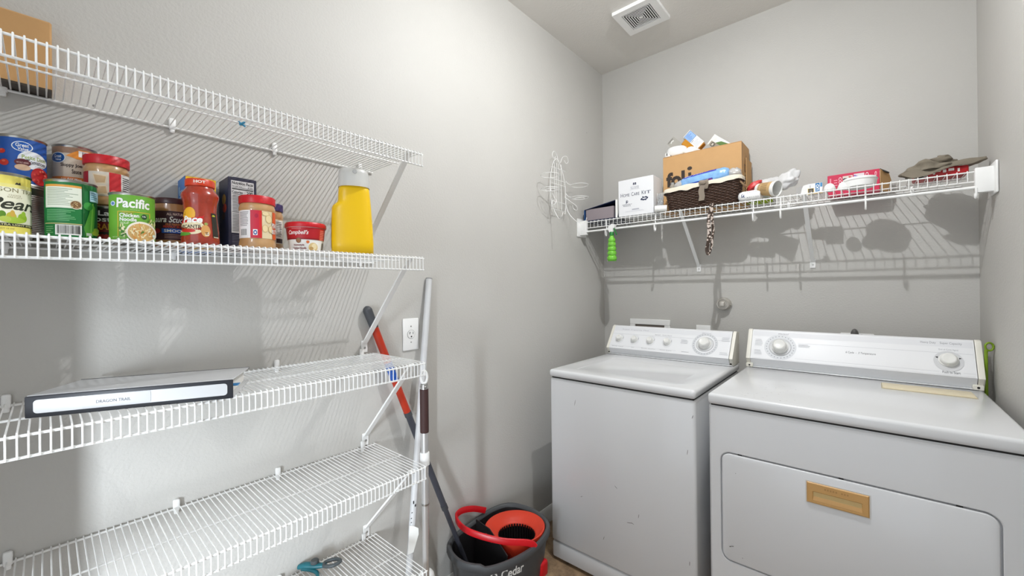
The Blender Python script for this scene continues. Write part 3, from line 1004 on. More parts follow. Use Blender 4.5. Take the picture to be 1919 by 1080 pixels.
# maroon-lidded natural peanut butter
r = 0.0394
t, _ = jar('natural_peanut_butter_jar', 'dark-labelled glass jar with a maroon lid beside the green soup can', -1.2200, 0.1990, Z2, [(0, 0.001), (r * 0.9, 0), (r, 0.005), (r, 0.085), (r * 0.94, 0.097), (r * 0.93, 0.103), (0, 0.103)], lid_prof(0.0382, 0.0985, 0.013),
           mat('natural_butter', (168, 122, 78), 0.18, vary=0.1, vscale=50, coat=0.8), mat('maroon_lid', (62, 30, 34), 0.35), False)
mb = MB()
mb.lathe([(r + 0.0001, 0.016), (r + 0.0006, 0.0163), (r + 0.0006, 0.0807), (r + 0.0001, 0.081)], ink((64, 34, 44)), 64)
P = cyl_print(mb, r + 0.0006, 0.0644, 0.0163)
P.text('ALL NATURAL', -0.30, 0.55, 0.85, 0.94, ink((226, 200, 190)), 0.02).text('Laura Scudder\'s', -0.88, 0.90, 0.60, 0.82, WHITE, 0.02, 0.3)
P.text('OLD FASHIONED', -0.35, 0.55, 0.50, 0.57, ink((224, 130, 60)), 0.02).text('PEANUT BUTTER', -0.45, 0.62, 0.42, 0.49, ink((214, 70, 50)), 0.02)
P.rect(-0.52, 0.75, 0.23, 0.39, ink((32, 92, 190))).text('SMOOTH', -0.42, 0.65, 0.26, 0.36, WHITE, 0.02)
P.ell(-0.75, 0.30, 0.18, 0.09, ink((160, 34, 40))).lines(-0.4, 0.6, 0.04, 0.2, 3, ink((190, 150, 140)), 0.3, 0.3)
mb.build('label', t)
# waisted salsa jar
SALSA = mat('salsa', (158, 48, 26), 0.22, vary=0.35, vscale=120, coat=0.8)
r = 0.0355
t, lo = jar('salsa_jar', 'waisted red salsa jar with an orange-red lid', -1.1364, 0.2327, Z2, [(0, 0.001), (r * 0.9, 0), (r * 0.99, 0.004), (r, 0.012), (r * 0.965, 0.035), (r * 0.88, 0.062), (r * 0.835, 0.080), (r * 0.885, 0.098), (r * 0.985, 0.111), (r * 0.97, 0.117), (r * 0.80, 0.126), (r * 0.72, 0.131), (r * 0.70, 0.137), (0, 0.137)],
            [(0, 0.1335), (0.0268, 0.1335), (0.0278, 0.1355), (0.0274, 0.1375), (0.0274, 0.1465), (0.0262, 0.149), (0, 0.149)], SALSA, mat('orange_red_lid', (206, 62, 30), 0.35), False)
mb = MB()
P = cyl_print(mb, 0.0274, 0.009, 0.1375)
P.text('HOT', -0.42, 0.36, 0.15, 0.85, ink((240, 224, 214)), 0.04)
mb.build('lettering', lo)
rf = lambda tt: r * (0.835 + 0.165 * min(1, abs((tt * 0.075 + 0.010) - 0.080) / 0.066) ** 1.3) + 0.0006
mb = MB()
P = cyl_print(mb, rf, 0.075, 0.010)
P.ell(-0.45, 0.40, 0.66, 0.215, ink((226, 212, 176)), 30).ell(-0.62, 0.79, 0.34, 0.20, ink((232, 170, 40)), 24).ell(-0.62, 0.74, 0.17, 0.10, ink((220, 60, 40)), 24)
for k in range(9):
    a = PI * (k + 0.5) / 9
    P.poly([(-0.62 + 0.2 * math.cos(a - 0.1), 0.76 + 0.12 * math.sin(a - 0.1)), (-0.62 + 0.38 * math.cos(a), 0.76 + 0.235 * math.sin(a)), (-0.62 + 0.2 * math.cos(a + 0.1), 0.76 + 0.12 * math.sin(a + 0.1))], ink((120, 70, 20)))
P.poly([(-1.05, 0.56), (0.12, 0.73), (0.24, 0.78), (0.10, 0.58), (-1.05, 0.50)], ink((196, 30, 30)))
P.text('Pace', -0.90, 0.12, 0.53, 0.73, WHITE, 0.04, 0.2)
P.text('PICANTE', -0.93, 0.02, 0.37, 0.47, ink((44, 34, 28)), 0.02)
P.ell(-0.8, 0.20, 0.32, 0.055, ink((90, 150, 50))).ell(-0.6, 0.29, 0.35, 0.05, ink((196, 40, 32))).ell(0.27, 0.30, 0.24, 0.18, ink((206, 150, 84))).ell(0.30, 0.51, 0.10, 0.04, ink((150, 160, 80)))
P.rect(0.22, 0.42, 0.16, 0.29, ink((226, 218, 196))).lines(0.24, 0.40, 0.18, 0.27, 2, BLACK, 0.4)
P.rect(0.62, 0.90, 0.12, 0.86, ink((34, 38, 30))).rect(0.66, 0.90, 0.12, 0.58, ink((226, 218, 190))).lines(0.68, 0.86, 0.16, 0.54, 9, ink((110, 100, 80)), 0.35).ell(0.74, 0.76, 0.09, 0.05, ink((190, 190, 50)))
mb.build('label', t)


def carton(name, label, cat, lo, hi, m, group=None, bev=0.0012, rotz=0.0, seams=True, pname='board_body'):
    c = ((lo[0] + hi[0]) / 2, (lo[1] + hi[1]) / 2, lo[2])
    t = thing(name, label, cat, c, rotz, group)
    d = [(b - a) / 2 for a, b in zip(lo, hi)]
    MB().rbox((-d[0], -d[1], 0), (d[0], d[1], 2 * d[2]), m, bev, 1).build(pname, t)
    return t, d[0], d[1], 2 * d[2]


# yellow and blue box behind the salsa
YEL = ink((232, 184, 30))
t, a, b_, h = carton('cereal_box', 'yellow and blue box standing behind the salsa jar', 'food box', (-1.338, 0.228, Z2), (-1.258, 0.291, Z2 + 0.184), ink((52, 110, 190)))
mb = MB()
P = plane_print(mb, (a, -b_, 0), (0, 1, 0), (0, 0, 1), 2 * b_, h)
P.rect(0.01, 0.99, 0.0, 0.995, YEL).rect(0.16, 0.92, 0.86, 0.93, ink((70, 70, 74))).rect(0.2, 0.7, 0.55, 0.8, ink((206, 60, 36)))
P.ell(0.85, 0.62, 0.18, 0.10, ink((40, 44, 40))).ell(0.9, 0.75, 0.1, 0.05, ink((214, 110, 30)))
P = plane_print(mb, (-a, -b_, 0), (1, 0, 0), (0, 0, 1), 2 * a, h)
P.rect(0.0, 1.0, 0.0, 1.0, ink((60, 124, 200))).lines(0.15, 0.8, 0.6, 0.85, 6, ink((170, 200, 230)), 0.35)
P.rect(0.1, 0.3, 0.8, 0.9, ink((150, 190, 226)))
mb.build('printing', t)
MB().rbox((-a + 0.004, -b_ + 0.004, h), (a - 0.004, b_ - 0.004, h + 0.0015), YEL, 0.0005, 1).build('top_flap', t)
# navy box with nutrition panel
NAVY = ink((46, 46, 66))
t, a, b_, h = carton('navy_food_box', 'tall navy box with a white nutrition facts panel', 'food box', (-1.332, 0.3145, Z2), (-1.248, 0.380, Z2 + 0.198), NAVY)
mb = MB()
P = plane_print(mb, (a, -b_, 0), (0, 1, 0), (0, 0, 1), 2 * b_, h)
P.rect(0.10, 0.90, 0.26, 0.955, ink((214, 214, 214)))
P.text('Nutrition Facts', 0.13, 0.87, 0.905, 0.945, BLACK, 0.03).rect(0.13, 0.87, 0.862, 0.868, BLACK)
P.text('Serving size', 0.13, 0.48, 0.872, 0.892, BLACK, 0.02).text('2 oz', 0.68, 0.86, 0.872, 0.892, BLACK, 0.02).rect(0.13, 0.87, 0.838, 0.852, BLACK)
P.text('Calories', 0.13, 0.50, 0.79, 0.82, BLACK, 0.03).text('200', 0.64, 0.86, 0.788, 0.828, BLACK, 0.03).rect(0.13, 0.87, 0.774, 0.781, BLACK)
P.lines(0.14, 0.84, 0.55, 0.765, 11, ink((80, 80, 84)), 0.4, 0.4).rect(0.13, 0.87, 0.535, 0.543, BLACK).lines(0.14, 0.84, 0.28, 0.52, 12, ink((120, 120, 124)), 0.4, 0.3)
P.lines(0.12, 0.88, 0.03, 0.24, 10, ink((130, 130, 146)), 0.3, 0.3)
P = plane_print(mb, (-a, -b_, 0), (1, 0, 0), (0, 0, 1), 2 * a, h)
P.ell(0.55, 0.72, 0.2, 0.07, ink((206, 150, 50))).ell(0.62, 0.6, 0.2, 0.06, ink((196, 70, 40))).ell(0.5, 0.5, 0.16, 0.05, ink((90, 60, 36)))
mb.build('printing', t)
MB().rbox((-a + 0.006, -b_ + 0.012, h), (a - 0.006, b_ - 0.004, h + 0.002), NAVY, 0.0006, 1).build('top_flap', t)
# peanut butter with a purple lid, behind; then the red-lidded one in front of it
t, _ = jar('purple_lid_jar', 'peanut butter jar with a dark purple lid, half hidden', -1.2351, 0.4056, Z2, pb_prof(0.0348, 0.118), lid_prof(0.0340, 0.1145, 0.020), PB, mat('purple_lid', (58, 44, 96), 0.35))
mb = MB()
rr = 0.0348 * 0.945 + 0.0005
mb.lathe([(rr - 0.0004, 0.025), (rr, 0.0253), (rr, 0.0917), (rr - 0.0004, 0.092)], ink((222, 206, 168)), 64)
P = cyl_print(mb, rr, 0.0664, 0.0253)
P.rect(0.45, 0.95, 0.03, 0.97, WHITE).lines(0.5, 0.9, 0.3, 0.92, 9, ink((120, 120, 120)), 0.4).rect(0.48, 0.92, 0.04, 0.22, ink((60, 40, 44)))
mb.build('label', t)
t, _ = jar('red_lid_jar', 'peanut butter jar with a ribbed red lid in front of the navy box', -1.1476, 0.3506, Z2, pb_prof(0.0396, 0.119), lid_prof(0.0392, 0.1125, 0.0185), PB, RED)
mb = MB()
rr = 0.0396 * 0.945 + 0.0005
mb.lathe([(rr - 0.0004, 0.0265), (rr, 0.0268), (rr, 0.0942), (rr - 0.0004, 0.0945)], ink((222, 206, 168)), 64)
P = cyl_print(mb, rr, 0.0674, 0.0268)
P.rect(-1.2, -0.38, 0, 1, ink((234, 232, 230))).lines(-0.92, -0.48, 0.42, 0.95, 10, ink((130, 130, 130)), 0.4, 0.3).barcode(-0.9, -0.56, 0.06, 0.34, 12)
P.rect(-0.38, 0.24, 0, 1, ink((196, 40, 62))).rect(0.10, 0.24, 0, 1, ink((206, 44, 40))).ell(-0.05, 0.80, 0.10, 0.08, ink((170, 30, 60)))
P.rect(-0.24, 0.0, 0.10, 0.31, WHITE).ell(-0.12, 0.2, 0.1, 0.085, ink((50, 80, 150))).ell(-0.12, 0.2, 0.05, 0.04, WHITE)
for q in ((0.62, 0.72, 0.18, 0.16), (0.42, 0.36, 0.16, 0.14), (0.75, 0.35, 0.16, 0.14), (0.45, 0.9, 0.2, 0.08)):
    P.ell(*q, ink((206, 178, 122))).ell(q[0], q[1], q[2] * 0.85, q[3] * 0.85, ink((230, 212, 166)))
P.rect(0.82, 1.2, 0.0, 1.0, ink((214, 86, 34)))
P.text('PEANUT', 0.78, 1.25, 0.40, 0.60, ink((60, 30, 26)), 0.06).text('PEANUT', 0.79, 1.25, 0.42, 0.59, WHITE, 0.015)
P.text('BUTTER', 0.78, 1.25, 0.18, 0.37, ink((60, 30, 26)), 0.06).text('BUTTER', 0.79, 1.25, 0.195, 0.36, WHITE, 0.015)
mb.build('label', t)
# soup bowl
t = thing('soup_bowl', 'red and white microwave soup bowl with a red lid', 'soup bowl', (-1.1577, 0.4713, Z2), face_eye(-1.1577, 0.4713))
rb = lambda v: 0.0400 + 0.0075 * v
MB().lathe([(0, 0.003), (0.034, 0.003), (0.036, 0.0), (0.040, 0.0015), (0.0475, 0.066), (0.0475, 0.070), (0, 0.070)], WHITE, 56).build('bowl_body', t)
MB().lathe([(0, 0.0665), (0.0505, 0.0665), (0.0515, 0.068), (0.0512, 0.0765), (0.049, 0.0795), (0.044, 0.080), (0.043, 0.078), (0, 0.078)], RED, 64).build('lid', t)
mb = MB()
P = cyl_print(mb, lambda v: rb(v) + 0.0004, 0.064, 0.0015)
P.rect(-1.35, 1.35, 0.50, 1.0, ink((178, 26, 36))).rect(-1.35, 1.35, 0.50, 0.56, ink((140, 20, 30)))
P.text("Campbell's", -0.86, 0.14, 0.66, 0.88, WHITE, 0.015, 0.35)
P.lines(-0.7, -0.1, 0.93, 0.97, 1, ink((230, 160, 160)))
P.ell(-0.40, 0.46, 0.135, 0.11, ink((120, 78, 50))).ell(-0.40, 0.46, 0.10, 0.08, ink((150, 104, 66)))
P.text('Homestyle', -0.66, -0.10, 0.22, 0.31, ink((120, 24, 44)), 0.02).text('Chicken Noodle', -0.72, 0.02, 0.10, 0.19, ink((120, 24, 44)), 0.02).text('SOUP', -0.5, -0.2, 0.03, 0.08, ink((120, 24, 44)))
P.ell(0.40, 0.18, 0.26, 0.20, ink((222, 196, 140))).ell(0.46, 0.22, 0.14, 0.13, ink((238, 222, 178))).ell(0.30, 0.14, 0.12, 0.07, ink((196, 160, 100))).ell(0.10, 0.40, 0.09, 0.06, ink((214, 110, 60)))
P.rect(0.70, 0.98, 0.5, 0.95, ink((196, 50, 44))).lines(0.73, 0.95, 0.5, 0.92, 6, ink((230, 150, 130)), 0.35, 0.2).lines(0.86, 1.0, 0.02, 0.4, 10, ink((60, 50, 50)), 0.5, 0.2)
mb.build('label', t)
# yellow jug with a cloudy cap
dx, dy = -1.1035, 0.577
t = thing('detergent_jug', 'yellow plastic jug with a cloudy white cap at the end of the food shelf', 'detergent bottle', (dx, dy, Z2), face_eye(dx, dy))
YP = mat('yellow_plastic', (236, 192, 14), 0.33, vary=0.03)


def sect(z, y0, y1, dpt, n=40, p=3.2):
    out = []
    for j in range(n):
        a = 2 * PI * j / n
        cx, sy = math.cos(a), math.sin(a)
        x = dpt * math.copysign(abs(cx) ** (2 / p), cx)
        y = (y0 + y1) / 2 + (y1 - y0) / 2 * math.copysign(abs(sy) ** (2 / p), sy)
        out.append(Vector((x, y, z)))
    return out


rows = [(0.0, -.050, .052, .026), (0.003, -.055, .0565, .031), (0.03, -.0555, .0568, .032), (0.08, -.0548, .0545, .032), (0.110, -.0542, .0525, .031), (0.126, -.0535, .0515, .030), (0.134, -.051, .0510, .0295), (0.140, -.045, .0505, .029), (0.145, -.0392, .0500, .0285),
        (0.152, -.0372, .0495, .028), (0.172, -.0362, .0475, .027), (0.184, -.0352, .0462, .026), (0.190, -.0325, .043, .024), (0.192, -.028, .038, .021)]
MB().loft([sect(*q) for q in rows], YP, True, True, True).build('jug_body', t, angle=60)
mb = MB()
P = Print(mb, lambda u, v, off: Vector((0.008 - 0.009 * u, -0.0556 - off * 2 + 0.0009 * v, 0.004 + v * 0.10)))
P.rect(-1, 0.6, 0.08, 0.95, ink((216, 186, 40))).lines(-0.9, 0.5, 0.2, 0.6, 9, ink((90, 80, 40)), 0.35, 0.4).ell(-0.2, 0.78, 0.5, 0.12, ink((224, 224, 214)))
mb.build('side_label', t)
CLOUD = mat('cloudy_cap', (236, 237, 234), 0.35, trans=0.45, vary=0.02)
mb = MB()
cap = [(0.188, -.0365, .0475, .034), (0.196, -.0362, .0470, .034), (0.225, -.0355, .0455, .033), (0.237, -.0335, .0435, .031), (0.2415, -.028, .037, .026), (0.2425, -.018, .027, .017)]
mb.loft([sect(*q, 40, 2.3) for q in cap], CLOUD, True, False, True)
mb.build('cap', t, angle=60)
mb = MB()
mb.lathe([(0, 0.19), (0.021, 0.19), (0.021, 0.205), (0.017, 0.215), (0.017, 0.230), (0, 0.231)], WPLAST, 32, (0, 0.005, 0))
mb.lathe([(0, 0), (0.006, 0), (0.005, 0.0012), (0, 0.0012)], ink((176, 177, 176)), 20, M=Matrix.Translation((0.0327, 0.008, 0.228)) @ Matrix.Rotation(PI / 2, 4, 'Y'))
mb.build('pour_spout', t)

# kraft parcel on the top shelf
t, a, b_, h = carton('kraft_parcel', 'brown kraft parcel standing against the wall on the highest shelf', 'parcel', (XL + 0.001, -0.29, ZS[0] + 0.0015), (XL + 0.046, 0.0135, ZS[0] + 0.149), mat('kraft_paper', (188, 146, 96), 0.7, vary=0.12, vscale=14, bump=0.3, bscale=18), bev=0.003)
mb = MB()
mb.rbox((-a + 0.002, -b_ + 0.002, -0.0008), (a + 0.0008, b_ - 0.0005, 0.004), ink((60, 52, 44)))  # dark slab paints in the shade on the parcel's underside
mb.build('shaded_underside', t)

# ------------------------------------------------------------------ binder
L0, L1 = Vector((-1.147, -0.026, 0)), Vector((-1.012, 0.260, 0))
du = (L1 - L0).normalized()
bl = (L1 - L0).length
zb_ = ZS[2] + 0.0012
ang = math.atan2(du.y, du.x)
t = thing('ring_binder', 'white ring binder with black edges lying on the shelf, spine out', 'binder', (L0.x, L0.y, zb_), ang)
# local: +X along the spine, +Y towards the wall, spine on y = 0
BK = ink((38, 40, 46), 0.4)
WV = mat('white_vinyl', (196, 197, 198), 0.35, vary=0.015)
hs, wd = 0.0395, 0.182
MB().rbox((0, 0.0, 0), (bl, 0.004, hs), BK, 0.0018, 2).build('spine', t)
sp_ = [c for c in t.children if c.name.startswith('spine')][0]
mb = MB().prism(rrect(0.012, bl - 0.010, 0.008, hs - 0.007, 0.006, 4), lambda x, z, k: Vector((x, 0.0 - k, z)), 0.0008, WV)
mb.build('spine_insert', sp_)
mb = MB().prism(rrect(0.078, 0.180, 0.0085, hs - 0.0075, 0.004, 4), lambda x, z, k: Vector((x, -0.0006 - k, z)), 0.0008, mat('label_pocket', (186, 187, 190), 0.25, vary=0.01))
P = plane_print(mb, (0.078, -0.0014, 0.0085), (1, 0, 0), (0, 0, 1), 0.102, 0.0235)
P.text('DRAGON TRAIL', 0.20, 0.70, 0.36, 0.60, ink((96, 98, 104)), 0.012)
mb.build('name_card', sp_)
tilt = Matrix.Rotation(-0.035, 4, 'X')
MB().rbox((0.001, 0.003, hs - 0.003), (bl, wd, hs), WV, 0.001, 1, M=Matrix.Translation((0, 0, 0.0012)) @ tilt).build('front_cover', t)
MB().rbox((0.001, 0.003, 0.0), (bl, wd, 0.003), WV, 0.001, 1).build('back_cover', t)
mb = MB().rbox((0.0, wd - 0.002, hs - 0.0095), (bl, wd + 0.001, hs - 0.0045), BK, 0.0005, 1)
mb.build('edge_binding', t)
MB().rbox((0.008, 0.012, 0.0035), (bl - 0.010, wd - 0.012, hs - 0.0115), ink((232, 230, 224)), 0.001, 1).build('paper_block', t)
MB().rbox((bl - 0.012, 0.010, 0.024), (bl + 0.007, 0.034, 0.0255), ink((50, 130, 190))).build('blue_tab', t)

# ------------------------------------------------------------------ lowest shelf: tin lid and clamp
z5 = ZS[4] + 0.0015
t = thing('tin_lid', 'round dark-rimmed metal lid lying on the lowest wire shelf', 'lid', (-1.232, 0.443, z5))
MB().lathe([(0, 0.006), (0.052, 0.006), (0.055, 0.009), (0.060, 0.009), (0.062, 0.012), (0.068, 0.012), (0.070, 0.008), (0.070, 0), (0.067, 0), (0.066, 0.006), (0, 0.004)], STEEL, 56).build('metal_disc', t)
MB().lathe([(0.0625, 0.0118), (0.0642, 0.0140), (0.0668, 0.0140), (0.0688, 0.0118)], mat('dark_steel', (62, 62, 62), 0.3, 0.8), 56).build('seal_ring', t)
mb = MB()
mb.tube(spline([(-0.018, 0, 0.007), (-0.016, 0, 0.018), (0, 0, 0.024), (0.016, 0, 0.018), (0.018, 0, 0.007)], 5), 0.003, mat('dark_steel', (62, 62, 62), 0.3, 0.8), 8)
mb.build('lid_handle', t)
t = thing('spring_clamp', 'teal and grey spring clamp on the lowest wire shelf', 'clamp', (-1.300, 0.545, z5), 0.72)
TEAL = mat('teal_plastic', (28, 98, 108), 0.4)
CG = mat('charcoal_grip', (70, 76, 78), 0.5)
mb = MB()
mb.tube(spline([(-0.050, 0, 0.016), (-0.030, 0, 0.021), (0.0, 0, 0.020), (0.022, 0, 0.020), (0.034, 0, 0.022)], 5), [0.009, 0.010, 0.0105, 0.011, 0.0115, 0.012, 0.012, 0.012, 0.012, 0.012, 0.012, 0.0115, 0.011, 0.0105, 0.010, 0.0095, 0.009, 0.0085, 0.008, 0.0075, 0.007], TEAL, 12, flat=0.7)
mb.tube(spline([(-0.040, 0.0, 0.010), (-0.01, -0.004, 0.009), (0.014, -0.016, 0.008), (0.026, -0.036, 0.007)], 5), [0.006] * 11 + [0.0055, 0.005, 0.0045, 0.004, 0.0035], TEAL, 10)
mb.build('jaw_body', t, angle=70)
mb = MB().tube(spline([(0.030, 0.010, 0.024), (0.058, 0.017, 0.028), (0.078, 0.004, 0.030), (0.062, -0.012, 0.027), (0.034, -0.008, 0.023)], 6, True), 0.0055, CG, 10, True)
mb.build('finger_ring', t, angle=70)
MB().lathe([(0, 0.028), (0.012, 0.028), (0.012, 0.036), (0.010, 0.038), (0, 0.038)], CG, 24, (0.0, 0.0, 0)).build('pivot_cap', t)

# ------------------------------------------------------------------ poles, mop, bucket
RP = mat('red_plastic', (176, 50, 26), 0.35)
GP = mat('grey_grip', (66, 68, 72), 0.5)
GT = mat('graphite_tube', (64, 66, 74), 0.35)
A, B = Vector((-1.327, 0.743, 1.232)), Vector((-1.2535, 1.167, 0.080))
mp = thing('spin_mop', 'red and grey mop standing in the bucket, handle leaning on the wall', 'mop', tuple(B))
dirm = (A - B)
LM = dirm.length


def at(tt):
    return (A + (B - A) * tt) - B


K = (1.232 - 0.2) / (1.232 - 0.08)   # fractions below were read along the visible length


def seg(t0, t1, r0, r1, m, nm, n=20, dome=False):
    n_ = 30 if dome else 2
    pts, rs = [], []
    for i in range(n_ + 1):
        q = i / n_
        pts.append(at((t0 + (t1 - t0) * q) * K))
        rs.append((r0 + (r1 - r0) * q) * (min(1, math.sqrt(max(0.02, 1 - (1 - min(1, q / 0.22)) ** 2))) if dome else 1))
    o = MB().tube(pts, rs, m, n).build(nm, mp)
    return o


seg(-0.005, 0.07, 0.0165, 0.0145, GP, 'top_grip', dome=True)
seg(0.069, 0.385, 0.0138, 0.0132, RP, 'red_sleeve')
o = seg(0.195, 0.262, 0.01395, 0.01385, mat('blue_sticker', (36, 84, 168), 0.4, vary=0.6, vscale=90), 'sticker')
o['label'] = 'blue sticker'
seg(0.384, 0.40, 0.0142, 0.0142, GP, 'collar')
seg(0.399, 0.775, 0.0122, 0.0118, GT, 'grey_tube')
seg(0.772, 0.79, 0.0130, 0.0130, GP, 'lower_collar')
seg(0.789, 1.10, 0.0098, 0.0095, GT, 'lower_tube')

# tall white pole
A2, B2 = Vector((-1.331, 1.019, 1.336)), Vector((-1.212, 0.798, 0.0))
t = thing('white_pole', 'tall white painted pole leaning beside the shelf ends', 'pole', tuple(B2))
d = A2 - B2
PW = mat('white_pole_paint', (206, 207, 208), 0.4, vary=0.05, vscale=30)
MB().tube([(0, 0, 0), tuple(d)], 0.0125, PW, 20).build('tube', t)
q = d.normalized()
MB().tube([tuple(d - q * 0.001), tuple(d + q * 0.003)], 0.0132, ink((150, 150, 150)), 20).build('end_plug', t)
mb = MB()
f = 0.30
c = d * f
dn = Vector((-(c.x + B2.x), -(c.y + B2.y), 0)).normalized()
sd = Vector((0, 0, 1)).cross(dn)
pts = [(-0.010, -0.05), (0.010, -0.045), (0.016, -0.02), (0.024, 0.012), (0.022, 0.032), (0.004, 0.042), (-0.010, 0.045)]
mb.prism(pts, lambda x, z, k: c + dn * (0.0135 + k) + sd * x + q * z, 0.0008, WHITE)
for x, z, l in ((-0.003, 0.115, 0.012), (0.004, 0.105, 0.010), (-0.006, 0.085, 0.004), (-0.007, 0.066, 0.004), (-0.006, 0.052, 0.004)):
    mb.prism([(x, z), (x + 0.004, z + 0.002), (x + 0.003, z + l), (x - 0.001, z + l - 0.002)], lambda x, z, k: c + dn * (0.0132 + k) + sd * x + q * z, 0.0004, BLACK)
mb.build('torn_label', t)

# silver pole with brown grip
sx, sy = -1.082, 0.8035
t = thing('silver_mop_pole', 'upright silver pole with a brown grip and hanging ring', 'mop', (sx, sy, 0))
MB().lathe([(0, 0.16), (0.0105, 0.16), (0.0105, 0.60), (0.0, 0.60)], CHROME, 24).build('lower_tube', t)
MB().lathe([(0, 0.598), (0.0125, 0.598), (0.0125, 0.604), (0, 0.604)], STEEL, 24).build('joint_ring', t)
MB().lathe([(0, 0.60), (0.0115, 0.60), (0.0115, 0.836), (0, 0.836)], CHROME, 24).build('upper_tube', t)
MB().lathe([(0, 0.728), (0.0155, 0.728), (0.0155, 0.765), (0.014, 0.768), (0, 0.768)], WPLAST, 24).build('locking_collar', t)
MB().lathe([(0, 0.832), (0.0135, 0.832), (0.014, 0.836), (0.014, 0.968), (0.0135, 0.972), (0, 0.972)], mat('brown_foam', (66, 42, 40), 0.6), 24).build('grip', t)
MB().lathe([(0, 0.971), (0.012, 0.971), (0.012, 0.977), (0.0135, 0.978), (0.0135, 0.981), (0.012, 0.982), (0.012, 0.986), (0.010, 0.990), (0, 0.990)], STEEL, 24).build('end_cap', t)
fa = face_eye(sx, sy)
rv = Vector((-math.sin(fa), math.cos(fa), 0))
MB().tube([tuple(rv * (0.010 * math.cos(2 * PI * i / 20)) + Vector((0, 0, 1.010 + 0.021 * math.sin(2 * PI * i / 20)))) for i in range(20)], 0.0042, WPLAST, 8, True).build('hanging_ring', t)
mb = MB().rbox((-0.05, -0.028, 0.0), (0.05, 0.09, 0.05), mat('mop_fibre', (222, 220, 212), 0.9, bump=0.6, bscale=140), 0.02, 4)
mb.lathe([(0, 0.045), (0.024, 0.045), (0.018, 0.10), (0.013, 0.165), (0, 0.165)], WPLAST, 24)
mb.build('mop_head', t)

# white rounded bottle on the floor beside the poles
t = thing('white_floor_bottle', 'white round-topped plastic bottle on the floor beside the silver pole', 'bottle', (-1.172, 0.872, 0))
MB().lathe([(0, 0.0), (0.026, 0.0), (0.028, 0.006), (0.028, 0.285), (0.026, 0.296), (0.020, 0.305), (0.011, 0.309), (0, 0.310)], WPLAST, 40).build('bottle_body', t)
MB().lathe([(0.0281, 0.08), (0.0286, 0.081), (0.0286, 0.20), (0.0281, 0.201)], ink((210, 216, 222)), 40).build('label', t)

# bucket
bk_ = thing('mop_bucket', 'dark grey mop bucket with red spinner and folded red handle', 'bucket', (-1.165, 1.25, 0))
bo = Vector((-1.165, 1.25, 0))
BG = mat('bucket_grey', (74, 76, 78), 0.5, vary=0.05, bump=0.05, bscale=120)
OUT = spline([(p[0] - bo.x, p[1] - bo.y, 0) for p in ((-1.312, 1.10), (-1.25, 1.045), (-1.155, 1.03), (-1.07, 1.085), (-1.018, 1.20), (-1.008, 1.32), (-1.05, 1.425), (-1.16, 1.468), (-1.275, 1.445), (-1.322, 1.36), (-1.325, 1.22))], 6, True)
CB = Vector((-0.005, 0.0, 0))


def ring_at(sc, off, zf):
    out = []
    n = len(OUT)
    for i, p in enumerate(OUT):
        tg = (OUT[(i + 1) % n] - OUT[i - 1]).normalized()
        nn = Vector((tg.y, -tg.x, 0))
        q = CB + (p - CB) * sc + nn * off
        out.append(Vector((q.x, q.y, zf(p.y) if callable(zf) else zf)))
    return out


rim = lambda y: 0.266 + 0.012 * max(-1, min(1, y / 0.18)) + (0.010 if y < -0.19 else 0)
rz = lambda k: (lambda y: rim(y) + k)
rings = [ring_at(0.80, -0.008, 0.020), ring_at(0.955, -0.012, 0.20), ring_at(0.985, -0.010, rz(-0.012)), ring_at(1, -0.008, rz(-0.001)), ring_at(1, -0.005, rz(0.001)), ring_at(1, 0.004, rz(0.0)), ring_at(1, 0.007, rz(-0.005)), ring_at(1, 0.0075, rz(-0.026)), ring_at(1, 0.005, rz(-0.029)), ring_at(1, -0.003, rz(-0.029)),
         ring_at(0.955, -0.003, 0.19), ring_at(0.82, 0.0, 0.012), ring_at(0.80, -0.006, 0.004)]
MB().loft(rings[2:], BG, True, False, True).loft(rings[:3], BLACK, True, True, False).build('tub', bk_, angle=50)
tub = [c for c in bk_.children if c.name.startswith('tub')][0]
# lettering on the wall that faces the room
front = ring_at(0.955, -0.003, 0.19)
low = ring_at(0.82, 0.0, 0.012)
under = ring_at(1, -0.002, 0.235)
i0 = min(range(len(OUT)), key=lambda i: (OUT[i] - Vector((0.105, -0.165, 0))).length)
i1 = min(range(len(OUT)), key=lambda i: (OUT[i] - Vector((0.152, -0.03, 0))).length)
mb = MB()


def onwall(u, v, off):
    z = 0.188 + v * 0.040
    s_ = i0 + u * (i1 - i0)
    a = int(math.floor(s_))
    fr = s_ - a
    k = (z - 0.012) / 0.178
    n = len(OUT)
    lo_, hi_ = low, front
    if z > 0.19:
        lo_, hi_, k = front, under, (z - 0.19) / 0.045

    def pt(L, i):
        return L[i % n]
    p = (pt(lo_, a).lerp(pt(lo_, a + 1), fr)).lerp(pt(hi_, a).lerp(pt(hi_, a + 1), fr), k)
    tg = (pt(front, a + 1) - pt(front, a)).normalized()
    nn = Vector((tg.y, -tg.x, 0))
    return Vector((p.x, p.y, z)) + nn * (off * 2 + 0.0006)


P = Print(mb, onwall, 0.05)
P.text('O-Cedar', 0.0, 1.0, 0.0, 1.0, WHITE, 0.02)
o = mb.build('brand_lettering', tub)
o['label'] = 'white O-Cedar lettering'
# red spinner funnel
RB = mat('bucket_red', (200, 16, 28), 0.3)
RO = mat('spinner_red', (214, 62, 38), 0.4)
sc_ = Vector((-1.137, 1.318, 0)) - bo
N = 48


def ell_ring(rx_, ry_, zf, c=sc_, sh=(0, 0), rot=-0.25):
    o = []
    for j in range(N):
        a = 2 * PI * j / N
        x, y = rx_ * math.cos(a), ry_ * math.sin(a)
        o.append(Vector((c.x + sh[0] + x * math.cos(rot) - y * math.sin(rot), c.y + sh[1] + x * math.sin(rot) + y * math.cos(rot), zf(a) if callable(zf) else zf)))
    return o


